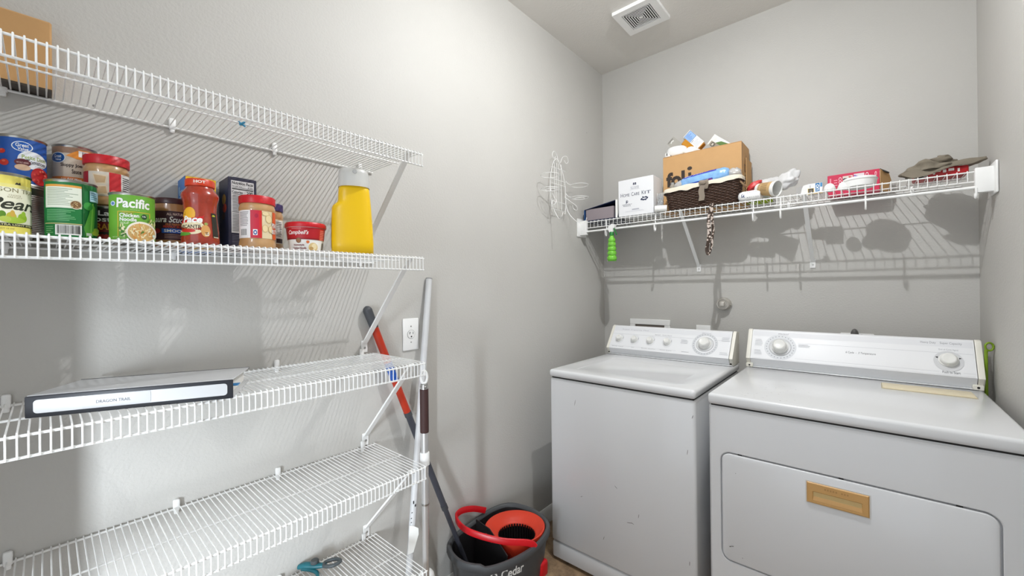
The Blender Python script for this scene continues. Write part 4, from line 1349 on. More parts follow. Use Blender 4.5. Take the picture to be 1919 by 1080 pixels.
mb = MB().loft([ell_ring(0.086, 0.090, 0.11, sh=(-0.01, 0.0)), ell_ring(0.124, 0.131, 0.262, sh=(-0.011, 0.001)), ell_ring(0.124, 0.131, 0.273, sh=(-0.011, 0.001)), ell_ring(0.119, 0.126, 0.274, sh=(-0.011, 0.001)), ell_ring(0.098, 0.10, 0.256), ell_ring(0.084, 0.084, 0.248), ell_ring(0.080, 0.080, 0.246), ell_ring(0.079, 0.079, 0.232)], RO)
mb.build('spinner_funnel', bk_, angle=60)
mb = MB()
for j in range(40):
    a0, a1 = 2 * PI * j / 40, 2 * PI * (j + 0.55) / 40
    mb.prism([(a0, 0.158), (a1, 0.158), (a1, 0.243), (a0, 0.243)], lambda a, z, k: Vector((sc_.x + (0.0795 - k) * math.cos(a), sc_.y + (0.0795 - k) * math.sin(a), z)), 0.003, BLACK)
mb.lathe([(0, 0.152), (0.08, 0.152), (0.08, 0.160), (0.05, 0.160), (0.045, 0.175), (0, 0.178)], BLACK, 40, (sc_.x, sc_.y, 0))
mb.lathe([(0.0802, 0.152), (0.0810, 0.152), (0.0810, 0.2455), (0.0802, 0.2455)], ink((16, 16, 17)), 40, (sc_.x, sc_.y, 0))
mb.build('wringer_basket', bk_, smooth=False)
mb = MB().prism([(-0.120, 0.05), (0.098, 0.05), (0.112, 0.262), (-0.02, 0.300), (-0.125, 0.290)], lambda x, z, k: Vector((x, -0.055 - 0.09 * (0.30 - z) + k - x * 0.25, z)), 0.004, BLACK)
mb.build('splash_guard', bk_)
hp = spline([(p[0] - bo.x, p[1] - bo.y, p[2]) for p in ((-1.004, 1.275, 0.262), (-1.020, 1.255, 0.283), (-1.10, 1.175, 0.298), (-1.215, 1.112, 0.320), (-1.295, 1.118, 0.338), (-1.322, 1.165, 0.340), (-1.322, 1.235, 0.322), (-1.318, 1.31, 0.285))], 8)
mb = MB()
rings = []
for i, p in enumerate(hp):
    tg = (hp[min(i + 1, len(hp) - 1)] - hp[max(i - 1, 0)]).normalized()
    si = tg.cross(Vector((0, 0, 1))).normalized()
    u_ = si.cross(tg).normalized()
    rings.append([p + si * a + u_ * b for a, b in ((-0.0045, -0.012), (0.0045, -0.012), (0.0045, 0.010), (0.002, 0.0125), (-0.002, 0.0125), (-0.0045, 0.010))])
mb.loft(rings, RB, True, True, True)
mb.build('carry_handle', bk_, angle=60)
mb = MB()
for s_ in (1,):
    mb.rbox((0.115, 0.090, 0.085), (0.142, 0.140, 0.150), RB, 0.01, 3)
mb.build('foot_pedal', bk_)
mb = MB()
for x, y in ((0.10, 0.10), (-0.10, 0.10), (0.07, -0.13), (-0.08, -0.13)):
    mb.lathe([(0, -0.008), (0.018, -0.008), (0.02, -0.004), (0.02, 0.004), (0.018, 0.008), (0, 0.008)], BLACK, 20, M=Matrix.Translation((x, y, 0.02)) @ Matrix.Rotation(PI / 2, 4, 'Y'))
mb.build('casters', bk_)

# ------------------------------------------------------------------ wall fittings
# single outlet on the left wall
oy, oz = 0.936, 1.120
t = thing('wall_outlet', 'white single-socket outlet plate on the left wall beside the white pole', 'outlet', (XL, oy, oz))
MB().rbox((0.0005, -0.036, -0.062), (0.006, 0.036, 0.062), WPLAST, 0.003, 2).build('cover_plate', t)
MX = Matrix.Rotation(PI / 2, 4, 'Y')
mb = MB().lathe([(0.0165, 0.0058), (0.0175, 0.0058), (0.0175, 0.0066), (0.0165, 0.0066)], ink((150, 150, 148)), 32, M=MX)
mb.lathe([(0, 0.006), (0.0162, 0.006), (0.0162, 0.0078), (0, 0.0078)], WPLAST, 32, M=MX)
mb.rbox((0.0075, -0.0085, 0.000), (0.0082, -0.006, 0.008), BLACK).rbox((0.0075, -0.0085, 0.007), (0.0082, -0.0035, 0.009), BLACK).rbox((0.0075, 0.0065, 0.000), (0.0082, 0.0085, 0.009), BLACK)
mb.lathe([(0, 0.0076), (0.003, 0.0076), (0.003, 0.0083), (0, 0.0083)], BLACK, 12, M=Matrix.Translation((0, 0, -0.009)) @ MX)
mb.build('socket', t)
for z in (0.031, -0.031):
    MB().lathe([(0, 0.006), (0.003, 0.006), (0.0022, 0.0075), (0, 0.0078)], STEEL, 12, M=Matrix.Translation((0, 0, z)) @ MX).build('screw', t)

# wire wall rack
rk = thing('wire_wall_rack', 'white wire candle rack of curled wire on the left wall near the corner', 'wall rack', (XL, 1.93, 1.80))


def RK(*pts):
    return [(x, y - 1.93, z - 1.80) for x, y, z in pts]


R_ = 0.0014
frame = MB()
f1 = RK((0.03, 1.86, 1.72), (0.03, 1.845, 1.80), (0.03, 1.845, 1.90), (0.03, 1.865, 1.98), (0.03, 1.905, 2.025), (0.03, 1.95, 1.985), (0.03, 1.985, 1.90), (0.03, 1.995, 1.80), (0.03, 1.985, 1.72))
frame.tube(spline(f1, 8), R_ * 1.2, WIRE, 8)
for y in (1.885, 1.905, 1.925, 1.95):
    frame.tube(RK((0.03, y, 1.735), (0.03, y, 2.0)), R_ * 0.8, WIRE, 6)
for z in (1.735, 1.78, 1.88, 1.905, 1.97):
    frame.tube(RK((0.031, 1.85, z), (0.031, 1.992, z)), R_, WIRE, 6)
frame.tube(spline(RK((0.002, 1.915, 2.02), (0.02, 1.92, 2.03), (0.032, 1.91, 2.02)), 4), R_, WIRE, 6)
frame.build('back_frame', rk)
mb = MB()
for s_ in (-1, 1):
    mb.tube(spline(RK((0.032, 1.93 + s_ * 0.012, 2.01), (0.035, 1.93 + s_ * 0.03, 2.045), (0.04, 1.93 + s_ * 0.065, 2.055), (0.04, 1.93 + s_ * 0.08, 2.03), (0.038, 1.93 + s_ * 0.06, 2.015), (0.036, 1.93 + s_ * 0.045, 2.03)), 6), R_, WIRE, 6)
mb.build('top_curl', rk)
for k, (cy, cz) in enumerate(((1.772, 1.895), (1.772, 1.822), (2.065, 1.895), (2.065, 1.822))):
    mb = MB()
    cx = 0.080
    n = 28
    mb.tube([RK((cx + 0.052 * math.cos(2 * PI * i / n), cy + 0.052 * math.sin(2 * PI * i / n), cz))[0] for i in range(n)], R_, WIRE, 6, True)
    s_ = 1 if cy < 1.93 else -1
    e = 1.846 if s_ > 0 else 1.994
    mb.tube(spline(RK((cx - 0.03, cy + s_ * 0.043, cz), (0.04, e - s_ * 0.012, cz + 0.004), (0.031, e, cz + 0.02)), 5), R_, WIRE, 6)
    if k % 2:
        n = 20
        mb.tube([RK((cx + 0.030 * math.cos(2 * PI * i / n), cy + 0.030 * math.sin(2 * PI * i / n), cz - 0.004))[0] for i in range(n)], R_ * 0.8, WIRE, 6, True)
        mb.tube(RK((cx - 0.052, cy, cz), (cx + 0.052, cy, cz)), R_ * 0.8, WIRE, 6)
    mb.build('cup_ring', rk)
for s_ in (-1, 1):
    mb = MB()
    c0 = 1.921
    mb.tube(spline(RK((0.032, c0 + s_ * 0.068, 1.79), (0.045, c0 + s_ * 0.072, 1.735), (0.075, c0 + s_ * 0.085, 1.690), (0.105, c0 + s_ * 0.105, 1.665), (0.130, c0 + s_ * 0.118, 1.672), (0.140, c0 + s_ * 0.120, 1.695)), 6), R_ * 1.2, WIRE, 8)
    mb.tube(spline(RK((0.032, c0 + s_ * 0.06, 1.82), (0.06, c0 + s_ * 0.085, 1.79), (0.085, c0 + s_ * 0.10, 1.765), (0.08, c0 + s_ * 0.115, 1.745), (0.06, c0 + s_ * 0.108, 1.755), (0.062, c0 + s_ * 0.095, 1.775)), 6), R_, WIRE, 6)
    mb.build('lower_scroll', rk)

# ceiling register
vz = ZC
t = thing('ceiling_vent', 'white square ceiling vent with nested louvre frames', 'vent', (-0.888, 2.085, vz))
VS = 0.112


def sq_ring(a, b, z0, z1, m, mb, drop=0.0):
    A_ = [Vector((x * a, y * a, z0)) for x, y in ((-1, -1), (1, -1), (1, 1), (-1, 1))]
    B_ = [Vector((x * b, y * b, z1)) for x, y in ((-1, -1), (1, -1), (1, 1), (-1, 1))]
    A2_ = [p - Vector((0, 0, drop)) for p in A_]
    B2_ = [p - Vector((0, 0, drop)) for p in B_]
    return mb.loft([A_, B_, B2_, A2_, A_], m)


mb = MB()
sq_ring(VS, VS - 0.036, -0.0005, -0.0005, WPLAST, mb, 0.018)
mb.build('frame', t, smooth=False)
MB().rbox((-0.078, -0.078, -0.003), (0.078, 0.078, -0.001), DARK).build('duct_opening', t)
a = 0.072
for k in range(6):
    mb = MB()
    sq_ring(a, a - 0.0046, -0.0172, -0.0172, WPLAST, mb, 0.0007)
    mb.build('louvre', t, smooth=False)
    a -= 0.0108
MB().rbox((-0.0095, -0.0072, -0.0181), (0.0095, 0.0072, -0.0165), WPLAST).build('centre_plate', t)
for s_ in (-1, 1):
    MB().rbox((s_ * 0.06 - 0.001, -0.074, -0.010), (s_ * 0.06 + 0.001, 0.074, -0.004), ink((120, 120, 118))).build('support_bar', t)

# washer supply box, blank plate, dryer outlet
t = thing('washer_supply_box', 'white recessed washer supply box on the wall behind the washer', 'supply box', (-1.03, YB, 1.00))
mb = MB()
x0, x1, z0, z1, bw = -0.128, 0.128, -0.09, 0.09, 0.034
mb.rbox((x0, -0.012, z1 - bw), (x1, -0.0005, z1), WPLAST, 0.002, 1).rbox((x0, -0.012, z0), (x1, -0.0005, z0 + bw), WPLAST, 0.002, 1)
mb.rbox((x0, -0.012, z0 + bw), (x0 + bw, -0.0005, z1 - bw), WPLAST, 0.002, 1).rbox((x1 - bw, -0.012, z0 + bw), (x1, -0.0005, z1 - bw), WPLAST, 0.002, 1)
mb.build('box_frame', t)
MB().rbox((x0 + bw, -0.004, z0 + bw), (x1 - bw, -0.0006, z1 - bw), ink((120, 112, 104))).build('recess', t)
tag(MB().rbox((-0.039, -0.006, -0.06), (0.039, -0.0005, 0.06), WPLAST, 0.003, 2).build('blank_plate', loc=(-0.713, YB, 1.009)), 'small blank white plate on the wall behind the washer console', 'wall plate')
t = thing('dryer_outlet', 'pale outlet plate behind the dryer with a dark plug', 'outlet', (-0.036, YB, 1.005))
MB().rbox((-0.060, -0.006, -0.06), (0.060, -0.0005, 0.061), WPLAST, 0.003, 2).build('cover_plate', t)
mb = MB()
mb.loft([[Vector((0.0155 * c * math.cos(2 * PI * i / 20) - 0.008, y, 0.050 + 0.032 * c * math.sin(2 * PI * i / 20))) for i in range(20)] for c, y in ((1.0, -0.006), (1.0, -0.03), (0.9, -0.042), (0.6, -0.048))], mat('grey_plug', (84, 82, 80), 0.5), True, True, True)
mb.rbox((-0.002, -0.03, 0.046), (0.022, -0.008, 0.058), mat('grey_plug', (84, 82, 80), 0.5), 0.003, 2)
mb.tube(spline([(-0.008, -0.035, 0.02), (-0.008, -0.06, -0.03), (-0.01, -0.05, -0.12)], 6), 0.008, mat('grey_plug', (84, 82, 80), 0.5), 10)
mb.build('plug', t)
# valve
NICK = mat('satin_nickel', (196, 192, 184), 0.35, 0.45)
t = thing('wall_valve', 'round satin metal gas valve on the wall above the washer', 'valve', (-0.601, YB, 1.194))
MY = Matrix.Rotation(PI / 2, 4, 'X')
MB().lathe([(0, 0), (0.036, 0), (0.036, 0.008), (0.033, 0.024), (0.033, 0.034), (0.030, 0.037), (0.026, 0.036), (0.025, 0.030), (0, 0.030)], NICK, 40, M=MY).build('escutcheon', t)
MB().lathe([(0, 0.029), (0.020, 0.029), (0.019, 0.036), (0, 0.037)], NICK, 32, M=MY).build('valve_seat', t)
mb = MB().rbox((-0.013, -0.060, -0.013), (0.013, -0.034, 0.014), NICK, 0.006, 3)
mb.build('square_key', t)
MB().tube([(0.030, -0.012, -0.004), (0.038, -0.014, -0.004)], 0.006, NICK, 10).build('side_port', t)
# green loop handle between the dryer and the right wall
t = thing('green_loop_brush', 'green loop-ended handle standing between the dryer and the right wall', 'brush', (0.3330, 2.245, 0))
GR = mat('green_plastic', (120, 150, 24), 0.35, vary=0.15, vscale=20)
mb = MB()
n = 28
mb.tube([(0.0105 * math.cos(2 * PI * i / n), 0.004 * math.cos(2 * PI * i / n), 1.064 + 0.0140 * math.sin(2 * PI * i / n)) for i in range(n)], 0.0034, GR, 10, True)
mb.tube(spline([(-0.007, 0, 1.052), (-0.008, 0, 1.042), (-0.008, 0, 1.02), (-0.008, 0, 0.80)], 6), [0.0052, 0.0055, 0.0055, 0.0055, 0.0052, 0.005] + [0.0048] * 13, GR, 10)
mb.build('loop_handle', t, angle=70)
MB().tube([(-0.006, 0, 0.82), (0, 0, 0.12)], 0.0045, WPLAST, 10).build('stick', t)
MB().rbox((-0.010, -0.04, 0.0), (0.010, 0.03, 0.13), mat('bristle_white', (214, 214, 206), 0.9, bump=0.6, bscale=200), 0.008, 2).build('brush_head', t)

# ------------------------------------------------------------------ things on the closet shelf
Z7 = ZB + 0.0015


def blob(rx_, ry_, rz_, nu, nv, amp, freq, seed, floor=None, sq=1.0):
    bm = bmesh.new()
    bmesh.ops.create_uvsphere(bm, u_segments=nu, v_segments=nv, radius=1)
    o = Vector((seed * 3.1, seed * 1.7, seed * 0.9))
    for v in bm.verts:
        c = v.co.copy()
        c = Vector([math.copysign(abs(k) ** sq, k) for k in c])
        k = 1 + amp * noise.noise(c * freq + o) + amp * 0.3 * noise.noise(c * freq * 2.3 + o)
        p = Vector((c.x * rx_, c.y * ry_, c.z * rz_)) * k
        if floor is not None:
            p.z = max(p.z, floor)
        v.co = p
    return bm


# navy magazine box with a grey book
t = thing('magazine_box', 'slant-topped navy document box at the left end of the closet shelf', 'document box', (-1.2145, 2.205, Z7))
NB = mat('navy_board', (24, 40, 74), 0.5)
w_, dd, h0, h1 = 0.106, 0.235, 0.072, 0.105
mb = MB()
pl = mat('box_outer_blue', (36, 76, 128), 0.5)
mb.prism([(0, 0), (dd, 0), (dd, h0), (0, h0)], lambda y, z, k: Vector((-w_ + k, y, z)), 0.003, pl)
mb.prism([(0, 0), (0, 0.022), (0.012, 0.04), (0.02, h1), (dd, h1), (dd, 0)], lambda y, z, k: Vector((w_ - k, y, z)), 0.003, NB)
mb.rbox((-w_, 0, 0), (w_, dd, 0.003), NB)
mb.prism([(-w_, 0), (w_, 0), (w_, h1), (-w_, h0)], lambda x, z, k: Vector((x, dd - k, z)), 0.003, NB)
mb.build('box_shell', t)
mb = MB().prism([(-w_ , h0 - 0.001), (w_, h1 - 0.001), (w_, h1 + 0.002), (-w_, h0 + 0.002)], lambda x, z, k: Vector((x, 0.004 + k, z)), dd - 0.006, NB)
mb.build('slanted_top', t)
mb = MB().prism([(0.0, 0.0), (0.012, 0.03), (0.018, h1 + 0.002), (0.0, h1 + 0.002)], lambda y, z, k: Vector((w_ + 0.0005 + k, y, z)), 0.012, WHITE)
mb.build('white_side', t)
MB().rbox((-w_ + 0.008, 0.008, 0.004), (w_ - 0.016, dd - 0.01, 0.075), mat('grey_book_cloth', (146, 136, 140), 0.6), 0.002, 1).build('grey_file', t)

# white kit box
CARD = mat('white_board', (232, 233, 235), 0.55, vary=0.02)
t, a, b_, h = carton('care_kit_box', 'white cardboard home care kit box next to the navy document box', 'box', (-1.086, 2.200, Z7), (-0.879, 2.322, Z7 + 0.207), CARD)
mb = MB()
P = plane_print(mb, (-a, -b_, 0), (1, 0, 0), (0, 0, 1), 2 * a, h)
NV = ink((44, 50, 78))
for w_, a_, c_, h_ in (('H', 0.07, 0.135, 0.085), ('OME', 0.145, 0.33, 0.068), ('C', 0.385, 0.445, 0.085), ('ARE', 0.455, 0.615, 0.068), ('K', 0.68, 0.75, 0.085), ('IT', 0.765, 0.93, 0.068)):
    P.text(w_, a_, c_, 0.535, 0.535 + h_ * 1.2, NV, 0.0)
P.rect(0.43, 0.47, 0.84, 0.855, NV).rect(0.49, 0.53, 0.84, 0.855, NV).ell(0.455, 0.875, 0.022, 0.018, NV).ell(0.505, 0.875, 0.022, 0.018, NV).rect(0.435, 0.525, 0.832, 0.842, NV)
P.text('AT HOME', 0.36, 0.60, 0.765, 0.79, ink((120, 124, 140))).text('SERVICES', 0.37, 0.60, 0.725, 0.75, ink((120, 124, 140))).rect(0.34, 0.63, 0.705, 0.708, ink((130, 134, 148)))
P.ell(0.255, 0.40, 0.03, 0.034, NV).ell(0.262, 0.405, 0.013, 0.015, CARD).rect(0.225, 0.245, 0.345, 0.40, NV)
P.text('INDEPENDENT', 0.12, 0.40, 0.305, 0.33, ink((90, 94, 112))).text('POINTS', 0.15, 0.36, 0.265, 0.292, ink((70, 74, 96)))
P.poly([(0.64, 0.40), (0.68, 0.44), (0.70, 0.43), (0.69, 0.48), (0.76, 0.455), (0.80, 0.475), (0.83, 0.45), (0.86, 0.44), (0.85, 0.41), (0.81, 0.385), (0.80, 0.36), (0.76, 0.375), (0.70, 0.36), (0.71, 0.38), (0.66, 0.38)], NV)
P.ell(0.755, 0.42, 0.06, 0.015, CARD)
P.rect(0.40, 0.60, 0.15, 0.178, ink((170, 172, 182))).lines(0.2, 0.8, 0.10, 0.135, 2, ink((200, 202, 208)), 0.3, 0.2)
mb.build('printing', t)
MB().rbox((-a + 0.001, -b_ + 0.001, h), (a - 0.001, -0.002, h + 0.0018), CARD, 0.0005, 1).build('top_flap', t)
MB().rbox((-a + 0.001, 0.002, h), (a - 0.001, b_ - 0.001, h + 0.0018), CARD, 0.0005, 1).build('top_flap', t)

# clear plastic sleeve and small white roll
CLEAR = mat('clear_film', (226, 228, 228), 0.18, trans=0.35, alpha=0.75, vary=0.03)
t = thing('clear_sleeve', 'crumpled clear plastic sleeve tucked between the kit box and basket', 'plastic bag', (-0.852, 2.225, Z7))
mb = MB()
cols = []
for i in range(13):
    x = -0.016 + 0.040 * i / 12
    cols.append([Vector((x + 0.002 * math.sin(9 * z * 30), -0.006 + 0.008 * math.sin(i * 1.9 + z * 20) + 0.02 * (x + 0.02), z)) for z in [0.0 + 0.0105 * j for j in range(11)]])
mb.loft(cols, CLEAR, False)
mb.build('film', t)
MB().rbox((-0.012, 0.006, 0.02), (0.010, 0.0075, 0.10), ink((170, 172, 176))).build('insert_card', t)
t = thing('white_roll', 'small white paper roll lying at the basket\'s left foot', 'roll', (-0.838, 2.196, Z7 + 0.0165))
MR = Matrix.Rotation(0.35, 4, 'Z') @ Matrix.Rotation(PI / 2, 4, 'Y')
MB().lathe([(0.008, -0.030), (0.015, -0.030), (0.0165, -0.027), (0.0165, 0.030), (0.015, 0.032), (0.0, 0.032)], WHITE, 28, M=MR).build('paper', t)
MB().lathe([(0, -0.024), (0.0078, -0.024), (0.0085, -0.0305), (0.0075, -0.0305)], ink((190, 190, 190)), 24, M=MR).build('core', t)

# wicker basket
WK = mat('dark_wicker', (66, 44, 32), 0.45, vary=0.35, vscale=60)
bt = thing('wicker_basket', 'dark brown wicker basket with a cream cloth liner and grey ribbon', 'basket', (-0.637, 2.243, Z7))
HB = 0.118


def bask(t_, z, grow=0.0):
    """rounded outline, t_ in 0..1, flaring upward"""
    k = z / HB
    hx, hy, r = 0.160 + 0.020 * k + grow, 0.040 + 0.006 * k + grow, 0.030 + grow
    per = rrect(-hx, hx, -hy, hy, r, 8)
    n = len(per)
    s_ = (t_ % 1.0) * n
    a = int(s_)
    f = s_ - a
    p, q = per[a % n], per[(a + 1) % n]
    return Vector((p[0] + (q[0] - p[0]) * f, p[1] + (q[1] - p[1]) * f, z)), Vector((q[1] - p[1], -(q[0] - p[0]), 0))


def outline(hx, hy, r, n):
    """n points evenly spread by length, with outward normals"""
    per = [Vector((x, y, 0)) for x, y in rrect(-hx, hx, -hy, hy, r, 8)]
    L = [0]
    for i in range(len(per)):
        L.append(L[-1] + (per[(i + 1) % len(per)] - per[i]).length)
    out = []
    j = 0
    for k in range(n):
        d_ = L[-1] * k / n
        while L[j + 1] < d_:
            j += 1
        f = (d_ - L[j]) / max(1e-9, L[j + 1] - L[j])
        p, q = per[j % len(per)], per[(j + 1) % len(per)]
        tg = (q - p).normalized() if (q - p).length > 1e-9 else Vector((1, 0, 0))
        out.append((p.lerp(q, f), Vector((tg.y, -tg.x, 0))))
    return out


mb = MB()
rows_ = 17
ns = 44                                    # stakes round the basket
for r_ in range(rows_):
    z = 0.004 + (HB - 0.012) * r_ / (rows_ - 1)
    k = z / HB
    O = outline(0.160 + 0.022 * k, 0.040 + 0.008 * k, 0.026, ns * 4)
    pts = [p + n_ * (0.0028 * math.cos(PI * i / 4 + (PI if r_ % 2 else 0))) + Vector((0, 0, z + 0.0008 * math.sin(i * 1.3 + r_))) for i, (p, n_) in enumerate(O)]
    mb.tube(pts, 0.0036, WK, 6, True)
o = mb.build('woven_strands', bt, angle=80)
o['kind'] = 'stuff'
mb = MB()
O0, O1 = outline(0.160, 0.040, 0.026, ns), outline(0.182, 0.048, 0.026, ns)
for i in range(ns):
    mb.tube([O0[i][0] + Vector((0, 0, 0.001)), O1[i][0] + Vector((0, 0, HB - 0.008))], 0.0022, WK, 6)
o = mb.build('stakes', bt, angle=80)
o['kind'] = 'stuff'
mb = MB()
mb.loft([[p for p, _ in outline(0.158, 0.038, 0.025, 60)], [p + Vector((0, 0, 0.004)) for p, _ in outline(0.158, 0.038, 0.025, 60)]], WK, True, True, True)
mb.build('base', bt)
CRM = mat('cream_cloth', (222, 214, 196), 0.85, vary=0.06, vscale=30, bump=0.3, bscale=90)
mb = MB()
rg = []
for q, (g, z) in enumerate(((-0.010, 0.075), (-0.005, 0.112), (0.001, 0.124), (0.006, 0.122), (0.009, 0.110), (0.010, 0.098))):
    O = outline(0.182 + g, 0.048 + g, 0.026 + max(g, -0.01), 120)
    rg.append([p + n_ * (0.002 * noise.noise(Vector((p.x * 40, p.y * 40, q * 0.8)))) + Vector((0, 0, z + 0.008 * p.x / 0.18 + 0.004 * noise.noise(Vector((p.x * 18, p.y * 18, q * 0.3))) - (0.006 if q == 5 else 0) * noise.noise(Vector((p.x * 25, 3, 1))))) for p, n_ in O])
mb.loft(rg, CRM)
mb.build('cloth_liner', bt, angle=80)
RBN = mat('grey_ribbon', (134, 122, 108), 0.6, vary=0.08, vscale=40)
mb = MB()
mb.ribbon(spline([(0.028, -0.056, 0.128), (0.026, -0.063, 0.112), (0.020, -0.066, 0.098), (0.012, -0.064, 0.074), (0.014, -0.060, 0.048), (0.010, -0.058, 0.026)], 5), (1, 0.25, 0.05), 0.027, RBN, 0.0012)
mb.ribbon(spline([(0.036, -0.050, 0.131), (0.038, -0.064, 0.118), (0.040, -0.066, 0.100), (0.036, -0.062, 0.082)], 5), (1, -0.3, 0.1), 0.016, RBN, 0.0012)
mb.build('ribbon_tail', bt, angle=80)
mb = MB().bm(blob(0.018, 0.012, 0.012, 16, 10, 0.3, 1.6, 3), RBN, Matrix.Translation((0.018, -0.064, 0.114)))
mb.build('ribbon_knot', bt, angle=80)
mb = MB()
mb.tube(spline([(0.176, -0.030, 0.105), (0.190, -0.020, 0.085), (0.196, 0.0, 0.075), (0.190, 0.018, 0.085), (0.178, 0.030, 0.105)], 5), 0.005, mat('tan_handle', (150, 122, 92), 0.6), 8)
mb.build('side_handle', bt)

# kraft shipping box behind the basket
t, a, b_, h = carton('shipping_box', 'long brown shipping box with black letters standing behind the basket', 'box', (-0.862, 2.300, Z7), (-0.466, 2.470, Z7 + 0.318), KRAFT, bev=0.002)
mb = MB()
P = plane_print(mb, (-a, -b_, 0), (1, 0, 0), (0, 0, 1), 2 * a, h)
P.text('fol', 0.045, 0.30, 0.46, 0.72, ink((52, 42, 36)), 0.05)
P.rect(0.345, 0.385, 0.45, 0.66, ink((52, 42, 36))).ell(0.365, 0.73, 0.032, 0.032, ink((52, 42, 36)))
P = plane_print(mb, (a, -b_, 0), (0, 1, 0), (0, 0, 1), 2 * b_, h)
P.rect(0.0, 0.05, 0, 1, ink((110, 80, 52))).rect(0.30, 0.62, 0.56, 0.68, ink((120, 92, 62))).rect(0.36, 0.56, 0.58, 0.66, KRAFT).rect(0.30, 0.66, 0.12, 0.54, ink((206, 178, 130)))
P.lines(0.36, 0.6, 0.16, 0.52, 9, ink((70, 54, 40)), 0.45, 0.4).poly([(0.5, 0.78), (0.56, 0.82), (0.55, 0.90), (0.53, 0.83)], ink((120, 88, 56)))
mb.build('printing', t)
MB().rbox((-a + 0.002, -b_ + 0.001, h), (a - 0.001, -0.001, h + 0.003), KRAFT, 0.001, 1).build('top_flap', t)
MB().rbox((-a + 0.002, 0.001, h), (a - 0.001, b_ - 0.001, h + 0.003), KRAFT, 0.001, 1).build('top_flap', t)
MB().prism([(0.055, 0.06), (0.165, 0.06), (0.160, 0.12), (0.152, 0.20), (0.158, 0.245), (0.055, 0.25)], lambda y, z, k: Vector((a + 0.003 + 0.045 * k / 0.003 * 0.06 + (y - 0.055) * 0.05, y - 0.07, z)), 0.003, KRAFT).build('side_flap', t)
hb = Z7 + 0.3215

# heap on the shipping box
t = thing('white_dispenser', 'white plastic dispenser lying on the left end of the shipping box', 'dispenser', (-0.800, 2.350, hb))
mb = MB().bm(blob(0.055, 0.035, 0.034, 24, 16, 0.05, 1.2, 2, -0.028, 0.75), WPLAST, Matrix.Translation((0, 0, 0.028)))
mb.rbox((-0.060, -0.028, 0.0), (-0.020, 0.02, 0.032), WPLAST, 0.008, 3)
mb.build('dispenser_body', t, angle=60)
mb = MB()
mb.prism([(-0.050, 0.014), (-0.044, 0.010), (-0.044, 0.024), (-0.048, 0.03)], lambda x, z, k: Vector((x, -0.0285 - k, z)), 0.001, ink((60, 60, 60)))
mb.build('printed_mark', t)
mb = MB()
mb.prism([(-0.026, 0.004), (-0.022, 0.004), (-0.024, 0.018), (-0.028, 0.018)], lambda x, z, k: Vector((x, -0.0285 - k, z)), 0.001, ink((40, 40, 40)))
mb.build('printed_mark', t)
t = thing('amber_bottle', 'amber bottle leaning with a white and blue label above the shipping box', 'bottle', (-0.735, 2.375, hb + 0.024))
AM = mat('amber_liquid', (196, 132, 20), 0.2, vary=0.2, vscale=14, coat=0.6)
ML = Matrix.Translation((0.050, 0, -0.004)) @ Matrix.Rotation(-0.72, 4, 'Y')
mb = MB()
mb.loft([[ML @ p for p in sect(z, -0.0, 0.0, 0.0)] if False else [ML @ Vector((x * k, y * k, z)) for x, y in rrect(-0.043, 0.043, -0.022, 0.022, 0.014, 6)] for z, k in ((0.004, 0.9), (0.010, 1), (0.088, 1), (0.101, 0.9), (0.108, 0.5))], AM, True, True, True)
mb.build('bottle_body', t)
mb = MB()
P = plane_print(mb, ML @ Vector((-0.004, -0.0225, 0.008)), (ML.to_3x3() @ Vector((1, 0, 0))), (ML.to_3x3() @ Vector((0, 0, 1))), 0.048, 0.110)
P.rect(0, 1, 0, 1, WHITE).rect(0.02, 0.98, 0.52, 0.97, ink((70, 96, 150))).rect(0.05, 0.95, 0.54, 0.95, ink((150, 186, 232)))
P.lines(0.15, 0.85, 0.58, 0.92, 5, ink((70, 110, 190)), 0.3, 0.5, False).text('NEW', 0.1, 0.45, 0.44, 0.49, ink((60, 70, 120)), 0.02).lines(0.1, 0.9, 0.1, 0.40, 6, ink((170, 176, 196)), 0.3, 0.3)
mb.build('label', t)
MB().lathe([(0, 0.106), (0.013, 0.106), (0.012, 0.118), (0, 0.118)], ink((206, 206, 200)), 20, M=ML).build('cap', t)
t = thing('hang_card', 'grey peg-hole card sticking up behind the amber bottle', 'card', (-0.768, 2.412, hb + 0.002))
MC = Matrix.Rotation(-0.75, 4, 'Y')
mb = MB().prism([(-0.026, 0.0), (0.026, 0.0), (0.026, 0.150), (-0.026, 0.150)], lambda x, z, k: MC @ Vector((x - 0.012 + 0.03, k, z - 0.014 + 0.02)), 0.0012, ink((176, 172, 164)))
P = plane_print(mb, MC @ Vector((-0.008, 0.0, 0.006)), MC.to_3x3() @ Vector((1, 0, 0)), MC.to_3x3() @ Vector((0, 0, 1)), 0.052, 0.150)
P.poly([(0.28, 0.86), (0.42, 0.86), (0.45, 0.88), (0.55, 0.88), (0.58, 0.86), (0.72, 0.86), (0.72, 0.89), (0.58, 0.90), (0.55, 0.915), (0.45, 0.915), (0.42, 0.90), (0.28, 0.89)], WHITE).lines(0.1, 0.9, 0.93, 0.98, 1, ink((90, 88, 84)), 0.5, 0.3)
mb.build('card_sheet', t)
t = thing('white_wrapper', 'small crinkled white wrapper lying before the amber bottle', 'wrapper', (-0.722, 2.336, hb))
MB().bm(blob(0.042, 0.022, 0.022, 22, 14, 0.35, 2.2, 5, -0.014), WHITE, Matrix.Translation((0, 0, 0.0145))).build('film', t, angle=80)
